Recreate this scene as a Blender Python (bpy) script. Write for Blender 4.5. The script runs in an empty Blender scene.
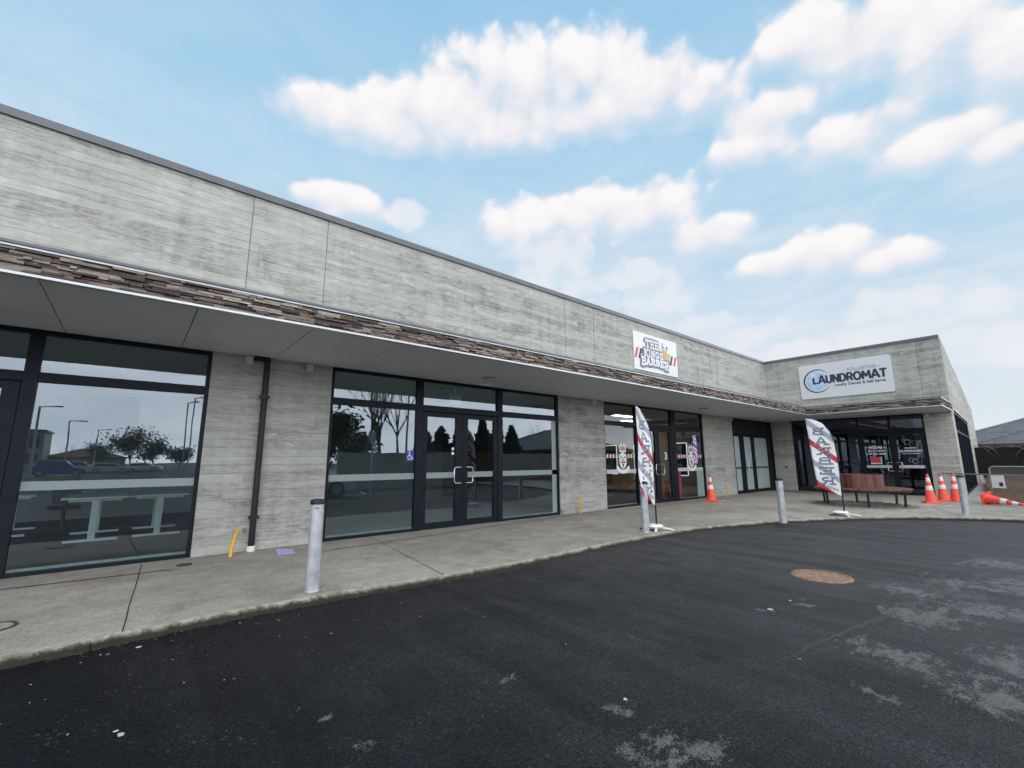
import bpy, bmesh, math, random
from mathutils import Vector, Matrix
RNG = random.Random(11)
S = bpy.context.scene
COL = S.collection
rad = math.radians
YW = 8.40      # main facade plane
XW = 23.30     # wing facade plane
ZS = 3.15      # soffit height
ZR = -0.08     # road level

# ------------------------------------------------------------------ mesh builder
class MB:
    def __init__(self):
        self.v = []; self.f = []; self.m = []; self.mi = 0
    def mat(self, i): self.mi = i; return self
    def face(self, pts):
        n = len(self.v); self.v += [tuple(p) for p in pts]
        self.f.append(tuple(range(n, n + len(pts)))); self.m.append(self.mi); return self
    def hexa(self, p):
        n = len(self.v); self.v += [tuple(q) for q in p]
        for a in ((0,3,2,1),(4,5,6,7),(0,1,5,4),(1,2,6,5),(2,3,7,6),(3,0,4,7)):
            self.f.append(tuple(n + i for i in a)); self.m.append(self.mi)
        return self
    def box(self, x0, x1, y0, y1, z0, z1):
        return self.hexa([(x0,y0,z0),(x1,y0,z0),(x1,y1,z0),(x0,y1,z0),(x0,y0,z1),(x1,y0,z1),(x1,y1,z1),(x0,y1,z1)])
    def bar(self, fr, u0, u1, v0, v1, w0, w1):
        return self.hexa([fr(u0,v0,w0),fr(u1,v0,w0),fr(u1,v0,w1),fr(u0,v0,w1),fr(u0,v1,w0),fr(u1,v1,w0),fr(u1,v1,w1),fr(u0,v1,w1)])
    def tube(self, pts, rs, n=8, cap=True):
        pts = [Vector(p) for p in pts]
        if not isinstance(rs, (list, tuple)): rs = [rs] * len(pts)
        rings = []
        up = None
        for i, p in enumerate(pts):
            d = (pts[min(i+1, len(pts)-1)] - pts[max(i-1, 0)]).normalized()
            if up is None:
                up = Vector((0,0,1)) if abs(d.z) < .9 else Vector((1,0,0))
            a = d.cross(up).normalized(); b = a.cross(d).normalized(); up = b
            s = len(self.v)
            for k in range(n):
                t = 2*math.pi*k/n
                self.v.append(tuple(p + (a*math.cos(t) + b*math.sin(t))*rs[i]))
            rings.append(s)
        for i in range(len(rings)-1):
            for k in range(n):
                k2 = (k+1) % n
                self.f.append((rings[i]+k, rings[i]+k2, rings[i+1]+k2, rings[i+1]+k)); self.m.append(self.mi)
        if cap:
            self.f.append(tuple(rings[0]+k for k in range(n))[::-1]); self.m.append(self.mi)
            self.f.append(tuple(rings[-1]+k for k in range(n))); self.m.append(self.mi)
        return self
    def lathe(self, prof, n=24, c=(0,0,0), axis=None, cap=True):
        M = Matrix.Identity(3) if axis is None else Vector(axis).to_track_quat('Z','Y').to_matrix()
        rings = []
        for r, z in prof:
            s = len(self.v)
            for k in range(n):
                t = 2*math.pi*k/n
                self.v.append(tuple(M @ Vector((r*math.cos(t), r*math.sin(t), z)) + Vector(c)))
            rings.append(s)
        for i in range(len(rings)-1):
            for k in range(n):
                k2 = (k+1) % n
                self.f.append((rings[i]+k, rings[i]+k2, rings[i+1]+k2, rings[i+1]+k)); self.m.append(self.mi)
        if cap:
            self.f.append(tuple(rings[0]+k for k in range(n))[::-1]); self.m.append(self.mi)
            self.f.append(tuple(rings[-1]+k for k in range(n))); self.m.append(self.mi)
        return self
    def prism(self, fr, poly, w0, w1):
        n = len(self.v); k = len(poly)
        self.v += [tuple(fr(u, v, w0)) for u, v in poly] + [tuple(fr(u, v, w1)) for u, v in poly]
        self.f.append(tuple(n+i for i in range(k))); self.m.append(self.mi)
        self.f.append(tuple(n+k+i for i in range(k))[::-1]); self.m.append(self.mi)
        for i in range(k):
            j = (i+1) % k
            self.f.append((n+i, n+j, n+k+j, n+k+i)); self.m.append(self.mi)
        return self
    def build(self, name, mats, parent=None, smooth=None, bevel=0, recalc=True):
        me = bpy.data.meshes.new(name); me.from_pydata(self.v, [], self.f)
        for m in (mats if isinstance(mats, (list, tuple)) else [mats]): me.materials.append(m)
        me.polygons.foreach_set('material_index', self.m)
        bm = bmesh.new(); bm.from_mesh(me)
        if recalc: bmesh.ops.recalc_face_normals(bm, faces=bm.faces[:])
        if smooth is not None:
            for f in bm.faces: f.smooth = True
            for e in bm.edges:
                if len(e.link_faces) == 2 and e.calc_face_angle(0) > rad(smooth): e.smooth = False
        bm.to_mesh(me); bm.free()
        o = bpy.data.objects.new(name, me); COL.objects.link(o)
        if parent: o.parent = parent
        if bevel:
            b = o.modifiers.new('bevel', 'BEVEL'); b.width = bevel; b.segments = 2; b.limit_method = 'ANGLE'; b.angle_limit = rad(40)
        return o

def tag(o, label=None, cat=None, group=None, kind=None):
    if label: o['label'] = label
    if cat: o['category'] = cat
    if group: o['group'] = group
    if kind: o['kind'] = kind
    return o
def thing(name, label, cat, loc=(0,0,0), rz=0, group=None):
    o = bpy.data.objects.new(name, None); COL.objects.link(o)
    o.location = loc; o.rotation_euler = (0,0,rz); o.empty_display_size = .2
    return tag(o, label, cat, group)
def dup(root, loc, rz, label, rot=None):
    def cp(o, par):
        c = o.copy(); COL.objects.link(c); c.parent = par
        for ch in list(o.children): cp(ch, c)
        return c
    r = cp(root, None); r.location = loc
    r.rotation_euler = rot if rot else (0,0,rz); r['label'] = label
    return r
def frame(o, u, n):
    o = Vector(o); u = Vector(u); n = Vector(n)
    return lambda a, b, w=0: o + u*a + n*w + Vector((0,0,b))

# ------------------------------------------------------------------ materials
def newmat(name):
    m = bpy.data.materials.new(name); m.use_nodes = True
    nt = m.node_tree; p = nt.nodes['Principled BSDF']
    return m, nt, p
class NT:
    def __init__(self, nt): self.t = nt
    def n(self, typ, ins=None, **kw):
        x = self.t.nodes.new(typ)
        for k, v in kw.items(): setattr(x, k, v)
        for k, v in (ins or {}).items():
            if hasattr(v, 'is_linked') or isinstance(v, bpy.types.NodeSocket): self.t.links.new(v, x.inputs[k])
            else: x.inputs[k].default_value = v
        return x
    def math(self, op, a, b=0.0, c=0.0, clamp=False):
        x = self.n('ShaderNodeMath', {0: a, 1: b, 2: c}, operation=op); x.use_clamp = clamp
        return x.outputs[0]
    def noise(self, vec, scale, detail=4, rough=.55, dist=0, out='Fac'):
        return self.n('ShaderNodeTexNoise', {'Vector': vec, 'Scale': scale, 'Detail': detail, 'Roughness': rough, 'Distortion': dist}).outputs[out]
    def ramp(self, fac, stops, interp='LINEAR'):
        x = self.n('ShaderNodeValToRGB', {'Fac': fac}); cr = x.color_ramp; cr.interpolation = interp
        while len(cr.elements) < len(stops): cr.elements.new(.5)
        for e, (p, c) in zip(cr.elements, stops):
            e.position = p; e.color = (c, c, c, 1) if isinstance(c, (int, float)) else (*c, 1)
        return x.outputs['Color']
    def mix(self, fac, a, b, mode='MIX'):
        x = self.n('ShaderNodeMix', data_type='RGBA', blend_type=mode); x.clamp_result = False
        for i, v in ((0, fac), (6, a), (7, b)):
            if isinstance(v, bpy.types.NodeSocket): self.t.links.new(v, x.inputs[i])
            else: x.inputs[i].default_value = (*v, 1) if isinstance(v, tuple) and len(v) == 3 else v
        return x.outputs[2]
    def link(self, a, b): self.t.links.new(a, b)
    def sep(self, v):
        x = self.n('ShaderNodeSeparateXYZ', {0: v}); return x.outputs
    def comb(self, x, y, z): return self.n('ShaderNodeCombineXYZ', {0: x, 1: y, 2: z}).outputs[0]
    def bump(self, h, strength=.3, dist=.01):
        return self.n('ShaderNodeBump', {'Height': h, 'Strength': strength, 'Distance': dist}).outputs[0]
    def obj(self): return self.n('ShaderNodeTexCoord').outputs['Object']
    def world(self): return self.n('ShaderNodeNewGeometry').outputs['Position']

def simple(name, col, rough=.6, metal=0, var=.12, scale=6, spec=.5, bump=0, coat=0):
    m, nt, p = newmat(name); N = NT(nt)
    v = N.obj()
    f = N.noise(v, scale, 5, .6)
    lo = tuple(c*(1-var) for c in col); hi = tuple(min(1, c*(1+var)) for c in col)
    N.link(N.ramp(f, [(.3, lo), (.7, hi)]), p.inputs['Base Color'])
    r = N.n('ShaderNodeMapRange', {0: N.noise(v, scale*2.3, 3), 1: .3, 2: .7, 3: max(.02, rough-.08), 4: min(1, rough+.08)}).outputs[0]
    N.link(r, p.inputs['Roughness'])
    p.inputs['Metallic'].default_value = metal; p.inputs['Specular IOR Level'].default_value = spec
    p.inputs['Coat Weight'].default_value = coat
    if bump: N.link(N.bump(N.noise(v, scale*12, 4), bump, .005), p.inputs['Normal'])
    return m

def m_concrete(name, tint=(1,1,1)):
    m, nt, p = newmat(name); N = NT(nt)
    x, y, z = N.sep(N.world())
    al = N.math('ADD', x, y)
    bz = N.math('DIVIDE', z, .135)
    row = N.math('FLOOR', bz)
    fz = N.math('FRACT', bz)
    wr = N.n('ShaderNodeTexWhiteNoise', {'W': row}, noise_dimensions='1D').outputs['Value']
    seg = N.math('FLOOR', N.math('ADD', N.math('DIVIDE', al, 4.6), N.math('MULTIPLY', wr, 9.0)))
    wb = N.n('ShaderNodeTexWhiteNoise', {'Vector': N.comb(row, seg, 0.0)}, noise_dimensions='3D').outputs['Value']
    sv = N.comb(N.math('MULTIPLY', al, 2.4), N.math('MULTIPLY', wb, 30.0), N.math('MULTIPLY', z, 14.0))
    grain = N.noise(sv, 1.6, 7, .72, 1.1)
    cv = N.comb(al, 0.0, z)
    cvs = N.comb(N.math('MULTIPLY', al, .8), 0.0, N.math('MULTIPLY', z, 2.4))
    blot = N.noise(cvs, 1.5, 7, .68, .9)
    pale = N.noise(N.comb(N.math('MULTIPLY', al, .8), 7.0, N.math('MULTIPLY', z, 2.6)), 2.0, 7, .7, 1.4)
    speck = N.noise(cv, 38, 3, .7)
    drip = N.noise(N.comb(N.math('MULTIPLY', al, 5.0), 3.0, N.math('MULTIPLY', z, .35)), 1.4, 4, .6)
    t = N.math('ADD', N.math('MULTIPLY', grain, .44), N.math('MULTIPLY', blot, .42))
    t = N.math('ADD', t, N.math('MULTIPLY', wb, .095))
    t = N.math('ADD', t, N.math('MULTIPLY', speck, .10))
    t = N.math('SUBTRACT', t, N.math('MULTIPLY', N.math('SUBTRACT', drip, .5), .16))
    pt = N.noise(N.comb(N.math('MULTIPLY', al, .16), 11.0, N.math('MULTIPLY', z, .30)), 1.0, 3, .5)
    t = N.math('ADD', t, N.math('MULTIPLY', N.math('SUBTRACT', pt, .5), .24))
    rough = N.noise(N.comb(N.math('MULTIPLY', al, 1.3), 5.0, N.math('MULTIPLY', z, 2.2)), 3.2, 8, .75, 1.2)
    t = N.math('SUBTRACT', t, N.math('MULTIPLY', N.ramp(rough, [(.56, 0), (.70, 1)]), .075))
    k = lambda a: tuple(q*w for q, w in zip(a, tint))
    c = N.ramp(t, [(.34, k((.13,.13,.118))), (.43, k((.255,.253,.232))), (.52, k((.375,.371,.342))), (.67, k((.49,.485,.45)))])
    pm = N.ramp(pale, [(.58, 0), (.68, .75)])
    c = N.mix(pm, c, k((.57,.565,.53)))
    # board edges, fins of varying strength
    e = N.math('MINIMUM', fz, N.math('SUBTRACT', 1.0, fz))
    em = N.ramp(e, [(.0, 1), (.055, 0)])
    es = N.math('MULTIPLY', em, N.ramp(N.noise(N.comb(N.math('MULTIPLY', al, .7), row, 0.0), 1.0, 3), [(.36, .1), (.60, .75)]))
    c = N.mix(es, c, k((.13,.135,.125)))
    N.link(c, p.inputs['Base Color']); p.inputs['Roughness'].default_value = .88
    p.inputs['Specular IOR Level'].default_value = .3
    h = N.math('SUBTRACT', N.math('MULTIPLY', grain, 1.0), N.math('MULTIPLY', es, .8))
    h = N.math('ADD', h, N.math('MULTIPLY', speck, .3)); h = N.math('ADD', h, N.math('MULTIPLY', wb, .5))
    N.link(N.bump(h, .5, .012), p.inputs['Normal'])
    return m

def m_pavement():
    m, nt, p = newmat('pavement_concrete'); N = NT(nt); v = N.world()
    agg = N.n('ShaderNodeTexVoronoi', {'Vector': v, 'Scale': 70.0}).outputs['Distance']
    col = N.n('ShaderNodeTexVoronoi', {'Vector': v, 'Scale': 70.0}).outputs['Color']
    big = N.noise(v, .55, 6, .62, .4); mid = N.noise(v, 2.6, 6, .68, .8); fine = N.noise(v, 55, 3, .7)
    t = N.math('ADD', N.math('MULTIPLY', big, .45), N.math('MULTIPLY', mid, .40))
    t = N.math('ADD', t, N.math('MULTIPLY', fine, .22))
    c = N.ramp(t, [(.36, (.145,.134,.114)), (.50, (.248,.230,.197)), (.62, (.330,.308,.266)), (.74, (.40,.377,.33))])
    c = N.mix(.28, c, N.mix(1.0, c, N.ramp(N.sep(col)[0], [(.2, .45), (.8, 1.5)]), 'MULTIPLY'))
    st = N.ramp(N.noise(v, .9, 7, .72, 1.4), [(.56, 0), (.70, .55)])
    c = N.mix(st, c, (.115,.108,.086))
    gum = N.n('ShaderNodeTexVoronoi', {'Vector': v, 'Scale': 2.6, 'Randomness': 1.0}).outputs['Distance']
    c = N.mix(N.ramp(gum, [(.030, .6), (.045, 0)]), c, (.075,.072,.062))
    br = N.noise(N.comb(N.math('MULTIPLY', N.sep(v)[0], .5), N.math('MULTIPLY', N.sep(v)[1], 9.0), 0.0), 1.2, 5, .65, .4)
    c = N.mix(1.0, c, N.ramp(br, [(.3, .91), (.7, 1.09)]), 'MULTIPLY')
    N.link(c, p.inputs['Base Color']); p.inputs['Roughness'].default_value = .8
    N.link(N.bump(N.math('ADD', N.math('MULTIPLY', agg, -.6), fine), .35, .006), p.inputs['Normal'])
    return m

def m_kerb():
    m, nt, p = newmat('kerb_concrete'); N = NT(nt); v = N.world()
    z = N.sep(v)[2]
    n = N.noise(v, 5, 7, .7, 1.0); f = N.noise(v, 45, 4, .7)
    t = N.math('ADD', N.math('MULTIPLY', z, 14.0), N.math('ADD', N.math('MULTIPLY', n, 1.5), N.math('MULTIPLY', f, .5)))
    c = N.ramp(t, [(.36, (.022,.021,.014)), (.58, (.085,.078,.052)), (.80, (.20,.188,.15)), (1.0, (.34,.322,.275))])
    N.link(c, p.inputs['Base Color']); p.inputs['Roughness'].default_value = .9
    N.link(N.bump(N.math('ADD', n, f), .8, .02), p.inputs['Normal'])
    return m

PATCH = [(6.84,1.34,.42),(6.02,.94,.42),(6.6,.6,.5),(4.6,1.0,.36),(4.35,.45,.42),(5.07,.30,.45),(3.78,1.0,.16),(2.37,1.45,.24),(1.16,2.6,.09),
         (.99,2.9,.08),(2.45,1.85,.14),(5.03,2.0,.12),(5.5,1.95,.10),(7.8,.9,.55),(8.2,.2,.7),(7.1,-.1,.6),(6.0,-.4,.6),(2.29,2.54,.10),(9.6,.6,.6)]
def m_asphalt():
    m, nt, p = newmat('asphalt'); N = NT(nt); v = N.world(); x, y, z = N.sep(v)
    ag = N.n('ShaderNodeTexVoronoi', {'Vector': v, 'Scale': 150.0}); agd = ag.outputs['Distance']; agc = N.sep(ag.outputs['Color'])[0]
    ag2 = N.sep(N.n('ShaderNodeTexVoronoi', {'Vector': v, 'Scale': 75.0}).outputs['Color'])[1]
    big = N.noise(v, .30, 5, .6, .3); mid = N.noise(v, 1.8, 6, .68, .6); fine = N.noise(v, 70, 3, .75)
    streak = N.noise(N.comb(N.math('MULTIPLY', x, 2.6), N.math('MULTIPLY', y, .22), 0.0), 1.0, 5, .65, .2)
    # newer, blacker mat by the kerb at the left; older and greyer to the right
    age = N.n('ShaderNodeMapRange', {0: N.math('ADD', x, N.math('MULTIPLY', N.math('SUBTRACT', big, .5), 5.0)), 1: -.2, 2: 7.0, 3: 0.0, 4: 1.0}).outputs[0]
    t = N.math('ADD', N.math('MULTIPLY', mid, .34), N.math('MULTIPLY', streak, .46))
    t = N.math('ADD', t, N.math('MULTIPLY', fine, .20))
    c1 = N.ramp(t, [(.35, (.0035,.0039,.0055)), (.68, (.0105,.0112,.014))])
    c2 = N.ramp(t, [(.36, (.018,.0183,.0198)), (.64, (.068,.0675,.0695))])
    c = N.mix(age, c1, c2)
    c = N.mix(1.0, c, N.ramp(agc, [(.12, .48), (.65, 1.1), (.97, 2.0)]), 'MULTIPLY')
    # scattered pale chippings
    chips = N.math('MULTIPLY', N.ramp(ag2, [(.965, 0), (.985, .7)]), N.ramp(mid, [(.46, 0), (.60, 1)]))
    c = N.mix(chips, c, (.075,.075,.075))
    # worn grey scabs
    dist = None
    wv = N.n('ShaderNodeVectorMath', {0: v, 1: N.n('ShaderNodeVectorMath', {0: N.n('ShaderNodeTexNoise', {'Vector': v, 'Scale': 1.6, 'Detail': 5.0}).outputs['Color'], 1: (.5,.5,.5)}, operation='SUBTRACT').outputs[0]}, operation='ADD').outputs[0]
    for px, py, r in PATCH:
        d = N.n('ShaderNodeVectorMath', {0: wv, 1: (px, py, ZR)}, operation='DISTANCE').outputs['Value']
        q = N.math('SUBTRACT', 1.0, N.math('DIVIDE', d, r*1.28))
        dist = q if dist is None else N.math('MAXIMUM', dist, q)
    dist = N.math('MAXIMUM', dist, -.6)
    pn = N.noise(N.comb(N.math('MULTIPLY', x, 1.0), N.math('MULTIPLY', y, 1.7), 0.0), 5.5, 8, .72, .4)
    pm = N.math('ADD', N.math('MULTIPLY', dist, .34), pn)
    pm = N.math('ADD', pm, N.math('MULTIPLY', agd, -.10))
    pm = N.math('ADD', pm, N.math('MULTIPLY', N.math('SUBTRACT', fine, .5), .22))
    pm = N.math('ADD', pm, N.math('MULTIPLY', N.math('SUBTRACT', agc, .5), .06))
    pm = N.ramp(pm, [(.60, 0), (.70, .8)])
    c = N.mix(pm, c, N.mix(N.math('MULTIPLY', agc, .9), (.075,.075,.076), (.21,.21,.205)))
    oil = N.ramp(N.noise(v, .75, 5, .6, .8), [(.58, 0), (.72, .5)])
    c = N.mix(oil, c, (.010,.010,.012))
    # paver seam
    sd = N.math('ABSOLUTE', N.math('ADD', N.math('SUBTRACT', y, N.math('MULTIPLY', x, -.17)), N.math('MULTIPLY', N.math('SUBTRACT', mid, .5), .22)))
    sd = N.math('ABSOLUTE', N.math('SUBTRACT', sd, 2.17))
    sm = N.math('MULTIPLY', N.ramp(sd, [(.006, .55), (.022, 0)]), N.ramp(x, [(.0, 0), (1.0, 1)]))
    sm = N.math('MULTIPLY', sm, N.ramp(N.math('DIVIDE', x, 10.0), [(.38, 0), (.46, 1)]))
    c = N.mix(sm, c, (.075,.075,.076))
    N.link(c, p.inputs['Base Color'])
    N.link(N.n('ShaderNodeMapRange', {0: mid, 1: .3, 2: .7, 3: .50, 4: .78}).outputs[0], p.inputs['Roughness'])
    N.link(N.math('ADD', N.math('MULTIPLY', age, .12), .10), p.inputs['Specular IOR Level'])
    N.link(N.bump(N.math('ADD', N.math('MULTIPLY', agd, -1.0), N.math('MULTIPLY', fine, .6)), .65, .008), p.inputs['Normal'])
    return m

def m_stone():
    m, nt, p = newmat('ledge_stone'); N = NT(nt)
    r = N.n('ShaderNodeNewGeometry').outputs['Random Per Island']; v = N.world()
    c = N.ramp(r, [(0, (.055,.046,.040)), (.14, (.13,.10,.085)), (.28, (.24,.20,.17)), (.42, (.085,.065,.055)), (.55, (.31,.265,.22)), (.68, (.17,.105,.078)), (.80, (.22,.20,.185)), (.9, (.10,.085,.08)), (.97, (.38,.345,.30))], 'CONSTANT')
    n = N.noise(N.n('ShaderNodeVectorMath', {0: v, 1: (6,6,25)}, operation='MULTIPLY').outputs[0], 1.5, 6, .7, .6)
    c = N.mix(1.0, c, N.ramp(n, [(.3, .45), (.7, 1.5)]), 'MULTIPLY')
    N.link(c, p.inputs['Base Color']); p.inputs['Roughness'].default_value = .85
    N.link(N.bump(n, .6, .01), p.inputs['Normal'])
    return m

def m_glass(name, tint=(.30,.36,.38), base=.30, gl=(.93,.97,1.0)):
    m, nt, p = newmat(name); N = NT(nt); nt.nodes.remove(p)
    out = nt.nodes['Material Output']
    fr = N.n('ShaderNodeFresnel', {'IOR': 1.5}).outputs[0]
    fac = N.math('ADD', N.math('MULTIPLY', fr, 1.0), base, clamp=True)
    fac = N.math('MULTIPLY', fac, N.math('SUBTRACT', 1.0, N.n('ShaderNodeNewGeometry').outputs['Backfacing']))
    wob = N.bump(N.noise(N.world(), .55, 2, .4), .035, .12)
    t = N.n('ShaderNodeBsdfTransparent', {'Color': (*tint, 1)}); g = N.n('ShaderNodeBsdfGlossy', {'Color': (*gl, 1), 'Roughness': 0.0, 'Normal': wob})
    mx = N.n('ShaderNodeMixShader', {0: fac, 1: t.outputs[0], 2: g.outputs[0]})
    N.link(mx.outputs[0], out.inputs['Surface'])
    return m

def m_emit(name, col, st):
    m, nt, p = newmat(name)
    p.inputs['Base Color'].default_value = (*col, 1); p.inputs['Emission Color'].default_value = (*col, 1); p.inputs['Emission Strength'].default_value = st
    return m

def m_flag():
    m, nt, p = newmat('flag_print'); N = NT(nt)
    uv = N.n('ShaderNodeUVMap').outputs[0]; x, y, z = N.sep(uv)   # x = metres from mast, y = height
    t = N.math('FRACT', N.math('ADD', N.math('ADD', y, N.math('MULTIPLY', x, -.9)), 1.725))
    c = N.ramp(t, [(0, (.72,.045,.075)), (.155, (.92,.925,.93)), (.5, (.46,.49,.57)), (.655, (.92,.925,.93))], 'CONSTANT')
    w = N.noise(uv, 3, 4)
    c = N.mix(1.0, c, N.ramp(w, [(.3, .9), (.7, 1.05)]), 'MULTIPLY')
    N.link(c, p.inputs['Base Color']); p.inputs['Roughness'].default_value = .7
    tl = N.n('ShaderNodeBsdfTranslucent', {'Color': c}); ms = N.n('ShaderNodeMixShader', {0: .35, 1: p.outputs[0], 2: tl.outputs[0]})
    N.link(ms.outputs[0], nt.nodes['Material Output'].inputs['Surface'])
    return m

def m_wood(name, axis):
    m, nt, p = newmat(name); N = NT(nt); v = N.obj()
    r = N.n('ShaderNodeNewGeometry').outputs['Random Per Island']
    s = N.n('ShaderNodeVectorMath', {0: v, 1: axis}, operation='MULTIPLY').outputs[0]
    n = N.noise(s, 3, 6, .65, .8)
    c = N.ramp(r, [(0, (.060,.022,.018)), (.3, (.135,.048,.036)), (.6, (.20,.082,.058)), (1, (.085,.032,.026))])
    c = N.mix(1.0, c, N.ramp(n, [(.3, .6), (.7, 1.35)]), 'MULTIPLY')
    N.link(c, p.inputs['Base Color']); p.inputs['Roughness'].default_value = .6
    return m

def m_leaf(name, col):
    m, nt, p = newmat(name); N = NT(nt)
    r = N.n('ShaderNodeNewGeometry').outputs['Random Per Island']
    c = N.ramp(r, [(0, tuple(q*.5 for q in col)), (.6, col), (1, tuple(q*1.6 for q in col))])
    N.link(c, p.inputs['Base Color']); p.inputs['Roughness'].default_value = .7
    return m

def m_tiles(name, col):
    m, nt, p = newmat(name); N = NT(nt); v = N.world(); x, y, z = N.sep(v)
    br = N.n('ShaderNodeTexBrick', {'Vector': N.comb(y, N.math('MULTIPLY', z, 1.0), 0.0), 'Scale': 1.0, 'Color1': (*col,1), 'Color2': (*[q*1.15 for q in col],1), 'Mortar': (*[q*.22 for q in col],1), 'Brick Width': 9.0, 'Row Height': .17, 'Mortar Size': .018}).outputs['Color']
    c = N.mix(1.0, br, N.ramp(N.noise(v, 1.2, 5, .7), [(.3, .75), (.7, 1.25)]), 'MULTIPLY')
    N.link(c, p.inputs['Base Color']); p.inputs['Roughness'].default_value = .75
    return m

def m_brick(name, a, b, mort):
    m, nt, p = newmat(name); N = NT(nt); v = N.world(); x, y, z = N.sep(v)
    br = N.n('ShaderNodeTexBrick', {'Vector': N.comb(N.math('ADD', x, y), z, 0.0), 'Scale': 1.0, 'Color1': (*a,1), 'Color2': (*b,1), 'Mortar': (*mort,1), 'Brick Width': .24, 'Row Height': .086, 'Mortar Size': .01}).outputs['Color']
    N.link(br, p.inputs['Base Color']); p.inputs['Roughness'].default_value = .85
    return m

M = {}
M['conc'] = m_concrete('board_formed_concrete', (.955,.965,.945))
M['pave'] = m_pavement(); M['kerb'] = m_kerb(); M['asph'] = m_asphalt(); M['stone'] = m_stone()
M['frame'] = simple('powder_coated_frame', (.007,.010,.017), .45, 0, .2, 5, .18)
M['cap'] = simple('grey_cap_flashing', (.115,.12,.13), .45, .2, .12, 3)
M['soffit'] = simple('painted_soffit', (.55,.56,.58), .55, 0, .05, 1.2)
M['trim'] = simple('pale_aluminium_trim', (.52,.53,.54), .35, .35, .06, 4)
M['dark'] = simple('dark_void', (.012,.012,.013), .9, 0, .1, 4, .2)
M['glass'] = m_glass('shop_glass', (.84,.92,.915), .12, (.84,.94,1.0))
M['glassdk'] = m_glass('laundromat_glass', (.42,.44,.62), .06, (.80,.86,1.0))
M['glassbb'] = m_glass('barber_glass', (.84,.86,.88), .02)
M['frost'] = simple('frosted_film', (.44,.52,.50), .22, 0, .06, .8, .6, 0, .3)
M['frostband'] = simple('frosted_band', (.25,.305,.295), .35, 0, .05, 2)
M['white'] = simple('white_paint', (.78,.78,.78), .5, 0, .04, 3)
M['signw'] = simple('sign_face', (.60,.61,.615), .35, 0, .02, 1.5)
M['ink'] = simple('sign_ink', (.022,.030,.045), .5, 0, .1, 8)
M['inkg'] = simple('sign_grey_ink', (.17,.19,.22), .5, 0, .06, 8)
M['inkblue'] = simple('sign_blue_ink', (.20,.24,.36), .5, 0, .06, 8)
M['bubble'] = simple('bubble_blue', (.40,.55,.74), .5, 0, .25, 5)
M['red'] = simple('sign_red', (.56,.05,.06), .5, 0, .08, 6)
M['maroon'] = simple('maroon_film', (.22,.022,.05), .5, 0, .4, 4)
M['gold'] = simple('crown_gold', (.50,.34,.11), .5, 0, .3, 9)
M['sealant'] = simple('joint_sealant', (.17,.17,.16), .7)
M['galv'] = simple('galvanised_steel', (.43,.45,.47), .45, .35, .26, 7)
M['black'] = simple('black_plastic', (.010,.011,.014), .45, 0, .2, 6, .35)
M['blackm'] = simple('black_steel', (.016,.016,.018), .4, .3, .15, 6)
M['orange'] = simple('cone_orange', (.78,.070,.034), .55, 0, .28, 11)
M['reflw'] = simple('cone_collar', (.70,.69,.68), .4, 0, .16, 11)
M['chrome'] = simple('brushed_steel', (.72,.72,.73), .22, .9, .05, 12)
M['yellow'] = simple('yellow_pvc', (.66,.36,.012), .45, 0, .08, 8)
M['pvcw'] = simple('white_pvc', (.72,.71,.68), .5, 0, .06, 8)
M['greybox'] = simple('grey_plastic', (.50,.51,.52), .5, 0, .06, 8)
M['brass'] = simple('brass', (.40,.28,.10), .4, .7, .2, 12)
M['flag'] = m_flag()
M['seatw'] = m_wood('bench_seat_timber', (3,3,30)); M['slatw'] = m_wood('bench_slat_timber', (20,20,2))
M['carpet'] = simple('blue_grey_carpet', (.020,.030,.052), .95, 0, .25, 30, .1, .2)
M['inwall'] = simple('interior_paint', (.24,.25,.25), .8, 0, .03, 1)
M['indark'] = simple('interior_dark_paint', (.030,.031,.055), .7, 0, .1, 1)
M['inceil'] = simple('ceiling_tile', (.55,.55,.54), .85, 0, .04, 2)
M['taupe'] = simple('taupe_paint', (.20,.17,.12), .8, 0, .05, 1)
M['warm'] = simple('warm_wall', (.50,.40,.22), .8, 0, .06, 1)
M['lamp'] = m_emit('lit_panel', (1, .84, .58), 16.0)
M['led'] = m_emit('led_outline', (.92, .96, 1), .9)
M['polelit_b'] = m_emit('pole_blue', (.10,.09,.55), .55)
M['polelit_w'] = m_emit('pole_white', (.70,.70,1.0), .7)
M['polelit_r'] = m_emit('pole_red', (.65,.05,.09), .55)
M['rust'] = simple('rusty_iron', (.25,.150,.095), .85, .0, .5, 18, .4, .5)
M['castiron'] = simple('cast_iron', (.055,.055,.052), .7, .2, .3, 12, .4, .4)
M['gravel'] = simple('gravel_stone', (.17,.155,.135), .9, 0, .35, 18, .3)
M['joint'] = simple('dark_joint', (.030,.026,.022), .95, 0, .3, 10, .1)  # dark colour of the footpath joints themselves
M['slot'] = simple('slot_drain_rust', (.115,.030,.030), .9, 0, .4, 10, .2)
M['litter'] = simple('paper_chip', (.42,.41,.39), .8, 0, .2, 20)
M['bluepaper'] = simple('lilac_paper', (.34,.33,.56), .7, 0, .08, 8)
M['accblue'] = simple('access_blue', (.035,.06,.30), .4, 0, .05, 8)
M['roof'] = m_tiles('concrete_roof_tile', (.10,.108,.12))
M['roofred'] = m_tiles('red_roof_tile', (.24,.085,.05))
M['brick'] = m_brick('brown_brick', (.16,.08,.055), (.11,.06,.045), (.20,.18,.16))
M['gutter'] = simple('dark_gutter', (.03,.032,.036), .5)
M['soil'] = simple('bark_soil', (.12,.072,.038), .95, 0, .55, 9, .2, .8)
M['shade'] = simple('shade_cloth', (.014,.014,.015), .9, 0, .25, 20, .2)
M['vine'] = simple('dead_vine', (.15,.12,.10), .9, 0, .3, 12)
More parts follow.
